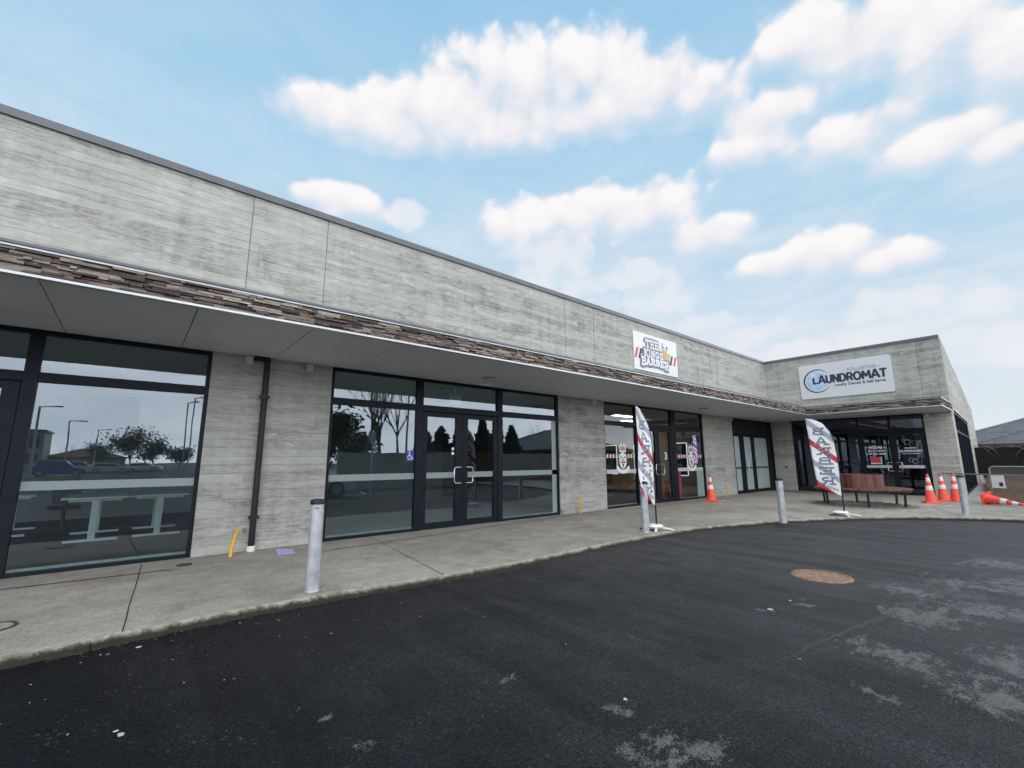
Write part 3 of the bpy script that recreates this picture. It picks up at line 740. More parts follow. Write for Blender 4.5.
# laundromat sign: Y 3.63..6.96, z 4.09..5.64
lg = thing('shop_sign', 'long white laundromat sign with rounded corners and a blue bubble ring', 'sign', (XW-.002,5.295,4.865), rad(-90))
FL = frame((0,0,0), (1,0,0), (0,1,0))
w, h, r = 1.665, .775, .09
rr = arc(w-r,h-r,r,0,90,5)+arc(-w+r,h-r,r,90,180,5)+arc(-w+r,-h+r,r,180,270,5)+arc(w-r,-h+r,r,270,360,5)
mb = MB(); mb.prism(FL, rr, -.04, 0); mb.build('sign_board', M['signw'], lg)
mb = MB(); mb.prism(FL, arc(-.98,.0,.40,0,352,44), -.046, -.041); mb.build('bubble', M['bubble'], lg)
mb = MB()
P0 = arc(-.98,.0,.53,40,330,60); P1 = []
for i in range(61):
    a = 40+290*i/60; tk = .012+.05*math.sin(math.pi*i/60)**.8
    P1.append((-.98+(.53-tk)*math.cos(rad(a)), (.53-tk)*math.sin(rad(a))))
for i in range(60): mb.face([FL(*P0[i],-.0425),FL(*P0[i+1],-.0425),FL(*P1[i+1],-.0425),FL(*P1[i],-.0425)])
mb.build('bubble_ring', M['ink'], lg, recalc=False)
for a, b, q in ((-.75,-.32,.05),(-.9,-.27,.035),(-.62,-.23,.03),(-1.14,.20,.05),(-1.02,-.16,.03),(-.48,-.30,.03)):
    mb = MB(); mb.prism(FL, arc(a,b,q,0,345,14), -.0495, -.0465); mb.build('bubble_dot', M['signw'], lg)
R90 = (rad(90),0,0)
SANS = {'L':[[(.1,1),(.1,.05),(.9,.05)]],'A':[[(.02,0),(.46,1),(.54,1),(.98,0)],[(.22,.30),(.78,.30)]],
 'U':[[(.1,1),(.1,.35),(.17,.15),(.33,.05),(.5,.02),(.67,.05),(.83,.15),(.9,.35),(.9,1)]],'N':[[(.1,0),(.1,1),(.9,0),(.9,1)]],
 'D':[[(.1,.03),(.1,.97),(.45,.97),(.72,.88),(.88,.68),(.92,.5),(.88,.32),(.72,.12),(.45,.03),(.1,.03)]],
 'R':[[(.1,0),(.1,.97),(.6,.97),(.82,.88),(.88,.72),(.82,.54),(.6,.45),(.1,.45)],[(.52,.45),(.9,0)]],
 'O':[[(.5+.44*math.cos(rad(q)), .5+.49*math.sin(rad(q))) for q in range(0,361,24)]],
 'M':[[(.06,0),(.12,1),(.5,.30),(.88,1),(.94,0)]],'T':[[(.0,.96),(1,.96)],[(.5,.96),(.5,0)]]}
mb = MB(); u = -1.13
for ch, w in zip('LAUNDROMAT', (.175,.255,.215,.215,.225,.205,.26,.28,.255,.20)):
    for q, pl in enumerate(SANS[ch]): stroke(mb, FL, [(u+x*w, -.125+y*.33) for x, y in pl], .082, -.0475-.0022*q)
    u += w + .035
mb.build('lettering', M['ink'], lg, recalc=False)
put_text('lettering', '\u2022 ROLLESTON \u2022', .19, M['inkblue'], (.66,-.043,.345), R90, lg, .004, 1.15, .86)
put_text('lettering', 'Locally Owned & Self Serve', .165, M['ink'], (.53,-.043,-.265), R90, lg, .005, 1.1, .86)
# window decals: hours, red board, door logo
RW = (rad(90),0,rad(-90))
def wing_text(name, body, size, y, z, par, off=.003, mat='white', sx=1.0): return put_text(name, body, size, M[mat], (XW+.064,y,z), RW, par, off, 1.05, sx)
wing_text('decal', '\u2022 HOURS \u2022', .13, 4.55, 1.86, d5, .006)
wing_text('decal', '7AM - 10PM', .10, 4.55, 1.72, d5)
wing_text('decal', '7 DAYS A WEEK', .085, 4.55, 1.60, d5)
mb = MB(); mb.bar(FW, -4.76, -4.42, 1.24, 1.48, .055, .066); mb.mat(1); mb.bar(FW, -4.76, -4.42, 1.20, 1.238, .055, .066); mb.bar(FW, -4.418, -4.39, 1.20, 1.48, .055, .066)
mb.build('notice', [M['red'], M['white']], d5)
wing_text('decal', 'ROLLESTON', .06, 3.46, 1.82, d6); wing_text('decal', 'LAUNDROMAT', .125, 3.46, 1.70, d6, .004, 'white', .85); wing_text('decal', 'Locally Owned & Self Serve', .048, 3.46, 1.60, d6, .001)
mb = MB()
for a, b, q in ((-3.62,2.12,.06),(-3.52,2.04,.10),(-3.42,1.98,.06),(-3.48,1.36,.07),(-3.36,1.30,.09),(-3.30,1.22,.05),(-3.6,2.25,.03)):
    P = arc(a,b,q,20,250,16)
    stroke(mb, FW, P, q*.28, .063)
mb.build('decal', M['inkblue'], d6, recalc=False)
# barber crests on the glass
def crest(fr, c, par, sc=1.0):
    f2 = lambda a, b, w=0: fr(c[0]+a*sc, c[1]+b*sc, .064+w)
    mb = MB()
    mb.mat(0); mb.face([f2(a*.74,b) for a, b in arc(0,-.03,.25,0,350,28)])
    mb.mat(1)
    for q in ([(-.13,.10),(-.04,.06),(-.04,.035),(-.13,.05)],[(.13,.10),(.04,.06),(.04,.035),(.13,.05)],[(-.02,.03),(.02,.03),(.03,-.06),(-.03,-.06)],
              [(0,-.085),(.06,-.075),(.13,-.03),(.10,-.115),(0,-.12),(-.10,-.115),(-.13,-.03),(-.06,-.075)],[(-.05,-.14),(.05,-.14),(.03,-.21),(0,-.25),(-.03,-.21)]):
        mb.face([f2(a,b,-.001) for a, b in q])
    mb.mat(0)
    P = arc(0,-.02,.30,214,326,18); Q = arc(0,-.02,.41,212,328,18)
    for i in range(18): mb.face([f2(*P[i],-.0015),f2(*P[i+1],-.0015),f2(*Q[i+1],-.0015),f2(*Q[i],-.0015)])
    cr = [(-.17,.30),(-.22,.50),(-.13,.42),(-.09,.54),(0,.44),(.09,.54),(.13,.42),(.22,.50),(.17,.30)]
    mb.face([f2(a,b,-.001) for a, b in cr]); mb.mat(2); mb.face([f2(a*.72,.31+(b-.31)*.55,-.0015) for a, b in cr])
    mb.mat(0); mb.face([f2(-.17,.22,-.0012),f2(.17,.22,-.0012),f2(.17,.28,-.0012),f2(-.17,.28,-.0012)])
    mb.build('crest_decal', [M['white'], M['ink'], M['brass']], par, recalc=False)
crest(FM, (11.58,1.42), w3, 1.0); crest(FM, (15.72,1.42), w3, 1.0)
for u0, u1 in ((10.78,12.26),(14.72,16.55)):
    mb = MB(); n = int((u1-u0)/.075)
    for i in range(n):
        mb.mat((0,1,0,2)[i % 4]); a = u0+.075*i
        mb.face([FM(a,1.46,.0665),FM(a+.055,1.46,.0665),FM(a+.085,1.58,.0665),FM(a+.03,1.58,.0665)])
    mb.build('stripe_decal', [M['white'], M['red'], M['inkg']], w3, recalc=False)
    band(FM, u0, u1, 1.00, 1.12, w3, 'greybox', .0765)
put_text('number_decal', '3', .34, M['white'], (14.02,YW+.066,1.52), R90, d4, .008)
# inside shade banner in the barber window (red/white edge poster) and frosted strip
band(FM, 16.05, 16.55, .06, 1.08, w3, 'frostband', .0775, 'frosted_strip')
mb = MB(); mb.bar(FM, 14.76, 14.95, .06, .98, .0773, .0779); mb.build('poster_decal', M['maroon'], w3)

# ------------------------------------------------------------------ interior things
def desk(loc, label):
    t = thing('office_desk', label, 'desk', loc, 0, 'desks inside the left shop')
    mb = MB(); mb.box(-.45,.45,0,1.5,.745,.775); mb.build('desk_top', M['white'], t, bevel=.004)
    for y in (.12,1.38):
        mb = MB(); mb.box(-.05,.05,y-.04,y+.04,.05,.74); mb.box(-.36,.36,y-.035,y+.035,.012,.05); mb.box(-.36,.36,y-.03,y+.03,.70,.744); mb.build('leg', M['white'], t, bevel=.006)
    return t
dk = desk((-.42,11.0,.012), 'white standing desk in the middle of the far left shop window')
dup(dk, (.50,11.1,.012), 0, 'white standing desk nearest the concrete pier, behind the far left shop window')
dup(dk, (-1.78,12.6,.012), 0, 'white standing desk standing farther back beside the door mullion, in the far left shop')
ch = thing('office_chair', 'black swivel office chair behind the white desks of the left shop', 'chair', (-.95,12.9,.012))
mb = MB(); mb.lathe([(.02,0),(.24,.02),(.26,.05),(.22,.09),(.02,.10)], 20, (0,0,.44)); mb.build('seat', M['black'], ch, smooth=40)
mb = MB(); mb.prism(frame((0,.22,.55),(1,0,0),(0,1,0)), [(-.2,0),(.2,0),(.23,.3),(.17,.5),(-.17,.5),(-.23,.3)], 0, .05); mb.build('backrest', M['black'], ch, bevel=.015)
mb = MB(); mb.tube([(0,0,.06),(0,0,.45)], .03, 8)
for k in range(5): mb.tube([(0,0,.09),(.3*math.cos(k*1.257),.3*math.sin(k*1.257),.05)], [.025,.018], 6)
mb.tube([(0,.05,.46),(0,.27,.46),(0,.27,.8)], .02, 6); mb.build('base', M['black'], ch)
# barber shop
for i, yc in enumerate((13.75,12.0,10.15)):
    t = thing('wall_mirror', ('lit rectangular mirror deepest inside the barber shop','lit rectangular mirror in the middle of the barber shop wall','lit rectangular mirror nearest the barber shop windows')[i], 'mirror', (17.85,yc,.75), 0, 'lit mirrors inside the barber shop')
    fr = frame((0,0,0), (0,-1,0), (1,0,0))
    mb = MB(); mb.bar(fr, -.33, .33, .02, 1.33, -.02, -.001); mb.build('mirror_glass', M['carglass'], t)
    mb = MB(); P = [(-.36,0),(.36,0),(.38,.02),(.38,1.33),(.36,1.35),(-.36,1.35),(-.38,1.33),(-.38,.02),(-.36,0)]
    mb.tube([fr(a,b,-.03) for a, b in P], .017, 6); mb.build('mirror_frame', M['led'], t)
for i, (x, y) in enumerate(((11.6,10.4),(14.4,10.4),(11.6,13.0),(14.4,13.0),(16.6,11.6))):
    t = thing('ceiling_light', 'lit ceiling panel inside the barber shop', 'light', (x,y,3.118), 0, 'lit panels on the barber shop ceiling')
    t['label'] = ('lit ceiling panel by the left window of the barber shop','lit ceiling panel by the right window of the barber shop','lit ceiling panel at the back left of the barber shop','lit ceiling panel at the back right of the barber shop','lit ceiling panel beside the mirrors of the barber shop')[i]
    mb = MB(); mb.box(-.6,.6,-.15,.15,-.04,-.006); mb.build('diffuser', M['lamp'], t)
    mb = MB(); mb.box(-.63,.63,-.18,-.152,-.042,-.001); mb.box(-.63,.63,.152,.18,-.042,-.001); mb.box(-.63,-.602,-.151,.151,-.042,-.001); mb.box(.602,.63,-.151,.151,-.042,-.001); mb.build('frame', M['white'], t)
bc = thing('barber_chair', 'black padded barber chair inside the barber shop', 'chair', (14.6,11.6,.012), rad(-60))
mb = MB(); mb.lathe([(.32,0),(.32,.03),(.08,.06),(.06,.4),(.09,.45)], 20); mb.build('base', M['chrome'], bc, smooth=40)
mb = MB(); mb.box(-.28,.28,-.28,.26,.45,.60); mb.build('seat', M['black'], bc, bevel=.04)
mb = MB(); mb.hexa([(-.26,.2,.6),(.26,.2,.6),(.26,.34,.6),(-.26,.34,.6),(-.24,.36,1.2),(.24,.36,1.2),(.24,.46,1.2),(-.24,.46,1.2)]); mb.build('backrest', M['black'], bc, bevel=.03)
for s in (-1,1):
    mb = MB(); mb.box(s*.31-.04,s*.31+.04,-.2,.22,.76,.83); mb.build('armrest', M['black'], bc, bevel=.02)
bp = thing('barber_pole', 'lit blue, white and red barber pole inside the right window of the barber shop', 'barber pole', (16.42,YW+.26,1.28))
mb = MB(); n = 46
for i in range(n):
    for k in range(16):
        z0, z1 = i*1.0/n, (i+1)*1.0/n; t0, t1 = 2*math.pi*k/16, 2*math.pi*(k+1)/16
        s = (z0*2.6 + k/16.0*1.0) % 1.0
        mb.mat(0 if s < .38 else (1 if s < .62 else (2 if s < .8 else 1)))
        mb.face([(.062*math.cos(t0),.062*math.sin(t0),z0),(.062*math.cos(t1),.062*math.sin(t1),z0),(.062*math.cos(t1),.062*math.sin(t1),z1),(.062*math.cos(t0),.062*math.sin(t0),z1)])
mb.build('pole_glass', [M['polelit_b'],M['polelit_w'],M['polelit_r']], bp, recalc=False)
for z in (-.06,1.0):
    mb = MB(); mb.lathe([(.045,0),(.075,.015),(.075,.045),(.045,.06)], 18, (0,0,z)); mb.build('cap', M['chrome'], bp, smooth=40)
mb = MB(); mb.box(-.02,.02,.02,.16,.48,.52); mb.box(-.05,.05,.16,.18,.3,.7); mb.build('bracket', M['chrome'], bp)
# exit box behind shop 2 transom
ex = thing('exit_light', 'grey emergency light box behind the glass above the double doors', 'light', (5.75,8.95,2.72))
mb = MB(); mb.box(-.17,.17,-.03,.03,0,.24); mb.build('light_box', M['greybox'], ex, bevel=.01)
mb = MB(); mb.box(-.012,.012,-.01,.01,.241,.395); mb.build('bracket', M['white'], ex)
# washing machines
wm0 = None
for i in range(4):
    y = 6.95 - i*.78
    loc = (27.6, y, .012)
    lab = ('dark front loading washing machine at the left end of the row in the laundromat','dark front loading washing machine second from the left in the laundromat','dark front loading washing machine second from the right in the laundromat','dark front loading washing machine at the right end of the row in the laundromat')[i]
    if wm0 is None:
        wm0 = thing('washing_machine', lab, 'washing machine', loc, 0, 'washing machines in the laundromat')
        mb = MB(); mb.box(0,.8,-.35,.35,0,1.35); mb.build('body', M['greybox'], wm0, bevel=.02)
        mb = MB(); mb.lathe([(.24,0),(.25,.03),(.19,.05),(.18,.02)], 24, (0,0,.72), (-1,0,0)); mb.build('door_ring', M['chrome'], wm0, smooth=40)
        mb = MB(); mb.lathe([(.18,0),(.14,.05),(.03,.08)], 20, (-.022,0,.72), (-1,0,0)); mb.build('door_glass', M['carglass'], wm0, smooth=60)
        mb = MB(); mb.box(-.012,-.001,-.3,.3,1.12,1.3); mb.build('control_panel', M['inkblue'], wm0)
    else: dup(wm0, loc, 0, lab)

# ------------------------------------------------------------------ street furniture
def bollard():
    t = thing('bollard', '', 'bollard', (0,0,0), 0, 'steel bollards along the kerb')
    mb = MB(); mb.lathe([(.072,.012),(.072,.945)], 28); mb.build('post', M['galv'], t, smooth=40)
    mb = MB(); mb.lathe([(.078,.925),(.079,.955),(.074,.972),(.04,.98)], 28); mb.build('cap', M['black'], t, smooth=50)
    mb = MB()
    mb.lathe([(.078,.0),(.077,.010),(.0725,.014)], 28); mb.build('base_collar', M['galv'], t, smooth=40)
    return t
b0 = bollard()
spots = [(1.66,5.40,0,'nearest and largest steel bollard, with a small sticker under its cap'),(7.90,5.31,0,'steel bollard beside the feather flag outside the barber shop'),
         (11.30,4.02,0,'steel bollard on the kerb between the two feather flags, before the frosted doors'),(16.24,1.53,0,'leaning-looking steel bollard in front of the traffic cones and wire fence')]
spots[3] = (16.24,1.53,0,'steel bollard in front of the traffic cones and wire fence')
for i, (x, y, rz, lab) in enumerate(spots):
    if i == 0: b0.location = (x,y,0); b0['label'] = lab
    else: dup(b0, (x,y,0), i*1.3, lab)
mb = MB()
for i in range(4):
    a0 = rad(-128 + i*9); a1 = rad(-128 + (i+1)*9)
    mb.face([(.0727*math.cos(a0),.0727*math.sin(a0),.875),(.0727*math.cos(a1),.0727*math.sin(a1),.875),(.0727*math.cos(a1),.0727*math.sin(a1),.893),(.0727*math.cos(a0),.0727*math.sin(a0),.893)])
mb.build('sticker', M['inkg'], b0, recalc=False)

def cone():
    t = thing('traffic_cone', '', 'traffic cone', (0,0,0), 0, 'orange traffic cones on the footpath')
    mb = MB(); q = .19
    mb.prism(frame((0,0,0),(1,0,0),(0,1,0)), [(-q,0),(q,0),(q,.025),(q-.02,.04),(-q+.02,.04),(-q,.025)], -q, q); mb.build('base', M['orange'], t, bevel=.006)
    R = lambda z: .145 - (.145-.030)*(z-.04)/.86
    mb = MB(); mb.lathe([(R(.04)+.012,.041),(R(.06),.06),(R(.9),.90),(.024,.915),(.018,.90)], 28); mb.build('cone_body', M['orange'], t, smooth=50)
    for a, b in ((.40,.54),(.66,.80)):
        mb = MB(); mb.lathe([(R(a)+.002,a),(R(a)+.003,a+.002),(R(b)+.003,b-.002),(R(b)+.002,b)], 28, cap=False); mb.build('reflective_collar', M['reflw'], t, smooth=50)
    return t
c0 = cone()
cs = [((15.30,7.62,0),.2,None,'orange traffic cone standing beside the barber shop window'),
      ((19.75,2.62,0),.5,None,'orange traffic cone by the laundromat doors, leftmost of three before the end pier'),
      ((20.95,2.45,0),.1,None,'orange traffic cone at the middle of the three before the end pier'),
      ((21.3,2.18,0),.8,None,'orange traffic cone standing closest behind the rightmost bollard'),]
for i, (loc, rz, rot, lab) in enumerate(cs):
    if i == 0: c0.location = loc; c0.rotation_euler = (0,0,rz); c0['label'] = lab
    else: dup(c0, loc, rz, lab)
def lay(loc, az, lab, roll=.3):
    e = Vector((math.cos(rad(az)),math.sin(rad(az)),-.12)).normalized()
    q = e.to_track_quat('Z','Y') @ Matrix.Rotation(roll,3,'Z').to_quaternion()
    return dup(c0, loc, 0, lab, q.to_euler())
lay((20.35,1.42,.175), -122, 'fallen orange traffic cone lying by the wire fence, its square base to the left')
lay((21.15,.62,.175), -100, 'second fallen traffic cone, lying at the right edge behind the wire fence')

# feather flags
def flag(loc, U, label, phase):
    t = thing('feather_flag', label, 'flag', loc, 0, 'barber feather flags on the kerb')
    U = Vector(U).normalized(); Nn = Vector((U.y,-U.x,0))
    mast = [(.0,.10),(.0,.46),(-.005,1.0),(.0,1.45),(.03,1.85),(.10,2.12),(.24,2.32),(.42,2.43),(.60,2.48)]
    def mx(z):
        for (a, za), (b, zb) in zip(mast[:-1], mast[1:]):
            if za <= z <= zb: return a + (b-a)*(z-za)/(zb-za)
        return mast[-1][0] if z > 1 else 0
    def D(s, z, n=0.0):
        rp = .022*math.sin(s*8+z*2.6+phase)*min(1,s/.25) + .012*math.sin(z*6.0+phase*2)*min(1,s/.3)
        return U*s + Nn*(rp+n) + Vector((0,0,z))
    NS, NZ = 12, 60
    mb = MB(); uvs = []
    zs = [.47 + 2.0*i/NZ for i in range(NZ+1)]
    def row(z):
        a = mx(z); bz = .60 - .10*(1-min(1,max(0,(z-.7)/1.8)))
        return a, max(a+.004, bz)
    grid = []
    for i, z in enumerate(zs):
        a, b = row(z); r = []
        for j in range(NS+1):
            s = a + (b-a)*j/NS
            zz = z + (.26*(s/.55) if z < .48 else .26*(s/.55)*max(0, 1-(z-.47)/.6))
            zz = min(zz, 2.478)
            r.append((s, zz))
        grid.append(r)
    for i in range(NZ):
        for j in range(NS):
            q = [grid[i][j],grid[i][j+1],grid[i+1][j+1],grid[i+1][j]]
            mb.face([D(*p) for p in q]); uvs += q
    o = mb.build('banner', M['flag'], t, recalc=False)
    uv = o.data.uv_layers.new(name='UVMap')
    for k, l in enumerate(o.data.loops): uv.data[l.index].uv = uvs[k]
    bm = bmesh.new(); bm.from_mesh(o.data); bmesh.ops.remove_doubles(bm, verts=bm.verts[:], dist=.0004)
    for f in bm.faces: f.smooth = True
    bm.to_mesh(o.data); bm.free()
    so = o.modifiers.new('thickness','SOLIDIFY'); so.thickness = .003; so.offset = 0
    for side in (-1, 1):
        lm = MB()
        for i, ch in enumerate('BARBER'):
            z = 2.02 - i*.252; u = mx(z+.08)+.13 + .0
            u = .13 + (mx(z+.1) if z > 1.7 else 0) - .004*i
            # reading direction: readable from the side where the mast is at the left (u grows away from the mast)
            fr = lambda a, b, w=0, s=side: D(a, b, s*(.006 - w))
            slab(lm, fr, ch, u-.02, z, (.33 if i else .27), .185, .040, 0.0)
        lm.build('lettering', M['inkg'], t, recalc=False)
        lm = MB()
        for k in range(7): 
            slab(lm, lambda a, b, w=0, s=side: D(a, b, s*(.006-w)), 'THEKING'[k], .06+k*.062, .60+k*.029, .05, .055, .012, 0.0)
        lm.build('lettering', M['inkg'], t, recalc=False)
    mb = MB(); mb.tube([U*s + Vector((0,0,z)) for s, z in mast], [.017,.016,.014,.012,.010,.009,.008,.007,.006], 8); mb.build('mast', M['blackm'], t, smooth=50)
    for k in range(4):
        a = .5+k*math.pi/2; d = Vector((math.cos(a),math.sin(a),0)); p = Vector((-d.y,d.x,0)); mb = MB()
        mb.hexa([d*.03-p*.028+Vector((0,0,.05)),d*.33-p*.022+Vector((0,0,.002)),d*.33+p*.022+Vector((0,0,.002)),d*.03+p*.028+Vector((0,0,.05)),
                 d*.03-p*.028+Vector((0,0,.085)),d*.33-p*.022+Vector((0,0,.028)),d*.33+p*.022+Vector((0,0,.028)),d*.03+p*.028+Vector((0,0,.085))])
        mb.build('foot', M['pvcw'] if k != 1 else M['blackm'], t, bevel=.006)
    mb = MB(); mb.lathe([(.10,.045),(.15,.06),(.17,.085),(.14,.115),(.07,.12),(.03,.10)], 22, (U.x*.08,U.y*.08,0)); mb.build('water_weight', M['white'], t, smooth=60)
    return t
flag((8.29,5.31,0), (-1,-.06,0), 'striped white feather flag seen almost edge on, beside the bollard outside the barber shop', .4)
flag((13.76,3.47,0), (-.30,.955,0), 'striped white feather flag seen broadside with mirrored letters, in front of the round bench', 2.0)

# round bench
bn = thing('round_bench', 'round slatted timber bench with a curved backrest and black legs outside the laundromat', 'bench', (17.45,3.90,0))
n = 84
mb = MB()
for k in range(n):
    a0, a1 = 2*math.pi*(k+.04)/n, 2*math.pi*(k+.96)/n
    P = lambda r, a, z: (r*math.cos(a), r*math.sin(a), z)
    mb.hexa([P(.64,a0,.49),P(1.22,a0,.49),P(1.22,a1,.49),P(.64,a1,.49),P(.64,a0,.53),P(1.22,a0,.53),P(1.22,a1,.53),P(.64,a1,.53)])
mb.build('seat', M['seatw'], bn)
n = 56; mb = MB()
for k in range(n):
    a0, a1 = 2*math.pi*(k+.05)/n, 2*math.pi*(k+.95)/n; zt = .935 + RNG.uniform(-.004,.004)
    mb.hexa([P(.555,a0,.50),P(.59,a0,.50),P(.59,a1,.50),P(.555,a1,.50),P(.545,a0,zt),P(.58,a0,zt),P(.58,a1,zt),P(.545,a1,zt)])
mb.build('backrest', M['slatw'], bn)
for r in (.70,1.15):
    mb = MB()
    for k in range(48):
        a0, a1 = 2*math.pi*k/48, 2*math.pi*(k+1)/48
        mb.hexa([P(r-.02,a0,.43),P(r+.02,a0,.43),P(r+.02,a1,.43),P(r-.02,a1,.43),P(r-.02,a0,.488),P(r+.02,a0,.488),P(r+.02,a1,.488),P(r-.02,a1,.488)])
    mb.build('seat_rail', M['blackm'], bn)
for k in range(6):
    a = rad(20+60*k); c, s = math.cos(a), math.sin(a)
    mb = MB(); mb.tube([(1.06*c,1.06*s,.0),(1.09*c,1.09*s,.43)], .033, 8); mb.tube([(.70*c,.70*s,.45),(1.15*c,1.15*s,.45)], .02, 6); mb.build('leg', M['blackm'], bn)
mb = MB(); g = RNG
for i in range(1300):
    r = 1.3*math.sqrt(g.random()); a = g.random()*6.283; z = .012*g.random(); s = g.uniform(.018,.042)
    c = Vector((17.5+r*math.cos(a), 3.9+r*math.sin(a), z+s*.3))
    vs = [c+Vector((g.uniform(-.2,.2)*s,g.uniform(-.2,.2)*s,s*.5))] + [c+Vector((s*math.cos(k*1.257)*g.uniform(.7,1.1),s*math.sin(k*1.257)*g.uniform(.7,1.1),-s*.25)) for k in range(5)]
    for k in range(5): mb.face([vs[0],vs[1+k],vs[1+(k+1)%5]])
tag(mb.build('gravel', M['gravel'], recalc=False), 'loose grey gravel in the tree pit under the round bench', 'gravel', kind='stuff')

# small pavement things
def conduit(pts, r, label):
    mb = MB(); mb.tube(pts, r, 12); return tag(mb.build('yellow_pipe', M['yellow'], None, smooth=50), label, 'pipe', 'yellow pipe stubs along the shop wall')
conduit([(1.27,8.05,0),(1.275,8.07,.10),(1.295,8.11,.20),(1.33,8.17,.30),(1.365,8.22,.36)], .024, 'bent yellow conduit rising from the footpath beside the black downpipe')
conduit([(9.25,8.20,0),(9.25,8.20,.38)], .026, 'straight yellow pipe stub against the pier left of the barber shop')
conduit([(17.45,8.05,0),(17.45,8.05,.42)], .026, 'straight yellow pipe stub against the pier right of the barber shop')
mb = MB(); mb.lathe([(.17,0),(.17,.007)], 32, (-.78,6.03,0)); dc = thing('drain_cover', 'round iron cover set in the footpath at the left edge', 'drain cover', (-.78,6.03,0.0))
mb = MB(); mb.lathe([(.135,0),(.135,.006)], 32); mb.build('lid', M['pave'], dc); mb = MB(); mb.lathe([(.138,0),(.138,.008),(.165,.008),(.165,0)], 32, cap=False); mb.build('rim', M['castiron'], dc)
dg = thing('drain_grate', 'small black drain grate beside the left shop window', 'drain cover', (.70,7.86,0))
mb = MB(); mb.lathe([(.075,0),(.075,.006)], 24); mb.build('grate', M['black'], dg)
for a in (0,):
    mb = MB(); mb.lathe([(.078,0),(.078,.009),(.092,.009),(.092,0)], 24, cap=False); mb.build('rim', M['castiron'], dg)
mh = thing('manhole_cover', 'rusty round manhole cover in the asphalt', 'manhole cover', (6.92,2.08,ZR))
mb = MB(); mb.lathe([(.28,.0),(.28,.010)], 40); mb.build('lid', M['rust'], mh)
mb = MB(); mb.lathe([(.284,0),(.284,.014),(.32,.014),(.34,0)], 40, cap=False); mb.build('rim', M['rust'], mh, smooth=40)
mb = MB(); mb.hexa([(1.84,7.74,.002),(2.08,7.72,.002),(2.11,7.94,.002),(1.87,7.98,.002),(1.84,7.74,.008),(2.08,7.72,.016),(2.11,7.94,.03),(1.87,7.98,.05)])
tag(mb.build('paper_sheet', M['bluepaper']), 'lilac sheet of paper lying on the footpath by the pier', 'paper')
mb = MB()
def chip(x, y, s, asp=1):
    a = g.random()*3.14; c, sn = math.cos(a), math.sin(a); k = 6
    pts = []
    for i in range(k):
        t = 2*math.pi*i/k; r = s*g.uniform(.55,1.1); u, v = r*math.cos(t)*asp, r*math.sin(t)/asp
        pts.append((x+u*c-v*sn, y+u*sn+v*c))
    mb.prism(lambda u, v, w=0: Vector((u,v,w)), pts, ZR+.002, ZR+.002+s*.15)
for x, y, s in ((.11,3.49,.024),(.09,3.55,.014),(2.52,1.91,.016),(5.03,1.99,.030),(5.5,1.97,.018),(.2,4.95,.02)): chip(x,y,s)
for i in range(34): chip(g.uniform(-.9,2.4), 5.05-abs(g.gauss(0,.75)), g.uniform(.004,.009), g.uniform(1,2.2))
for i in range(22): chip(g.uniform(1.5,9), g.uniform(1.2,4.7), g.uniform(.004,.009), g.uniform(1,1.7))
tag(mb.build('litter', M['litter']), 'scattered pale chips and paper scraps on the asphalt', 'litter', kind='stuff')
# dirt and leaf crumbs in the gutter
mb = MB()
for i in range(1100):
    j = g.randrange(len(KC)-1); a, b = KC[j], KC[j+1]; t = g.random()
    x, y = a[0]+(b[0]-a[0])*t, a[1]+(b[1]-a[1])*t
    if not (-2 < x < 17.2): continue
    s = g.uniform(.004,.013); d = abs(g.gauss(0,.05))+.012; tx, ty = b[0]-a[0], b[1]-a[1]; L = math.hypot(tx,ty)
    x += ty/L*d; y -= tx/L*d
    c = Vector((x,y,ZR+.002)); q = [c+Vector((s*math.cos(k*1.57+i),s*math.sin(k*1.57+i)*.7,g.uniform(0,.004))) for k in range(4)]; mb.face(q)
tag(mb.build('gutter_dirt', M['soil'], recalc=False), 'crumbs of brown dirt along the gutter', 'dirt', kind='stuff')

# ------------------------------------------------------------------ wire fence at the right
f0, f1 = Vector((22.0,2.60,0)), Vector((19.6,-1.6,0)); fd = (f1-f0); FLn = fd.length; fd.normalize()
wf = thing('wire_fence', 'low chain link barrier with a steel top rail beside the end pier', 'fence', (0,0,0))
fp = f0 + fd*1.45
FF = frame(fp, fd, Vector((-fd.y,fd.x,0)))
mb = MB(); mb.tube([f0+Vector((0,0,.885)), f1+Vector((0,0,.885))], .021, 8); mb.tube([fp+Vector((0,0,.06)), f1+Vector((0,0,.06))], .012, 6); mb.build('rail', M['wire'], wf)
for s in (.0,1.7,3.3):
    mb = MB(); mb.tube([FF(s,0),FF(s,.89)], .024, 8); mb.build('post', M['wire'], wf)
mb = MB(); sp = .085; H0, H1 = .06, .88; L = FLn-1.45
k = -int(H1/sp)-2
while k*sp < L+.1:
    for sgn in (1,-1):
        u0 = k*sp; 
        if sgn == 1: a, b = u0, u0+(H1-H0)
        else: a, b = u0+(H1-H0), u0
        za, zb = H0, H1
        # clip to 0..L
        def clip(a, za, b, zb):
            if a < 0: za, a = za+(zb-za)*(0-a)/(b-a), 0
            if a > L: za, a = za+(zb-za)*(L-a)/(b-a), L
            return a, za
        if max(a,b) <= 0 or min(a,b) >= L: continue
        a2, za2 = clip(a,za,b,zb); b2, zb2 = clip(b,zb,a,za)
        mb.tube([FF(a2,za2,.004*sgn),FF(b2,zb2,.004*sgn)], .008, 3, False)
    k += 1
mb.build('wire_mesh', M['wire'], wf)
sb = thing('notice_board', 'white notice panel wired to the chain link barrier', 'sign', FF(.24,.47,-.03))
FB = frame((0,0,0), fd, Vector((-fd.y,fd.x,0)))
mb = MB(); mb.bar(FB, -.17, .17, 0, .40, 0, .008); mb.build('panel', M['white'], sb)
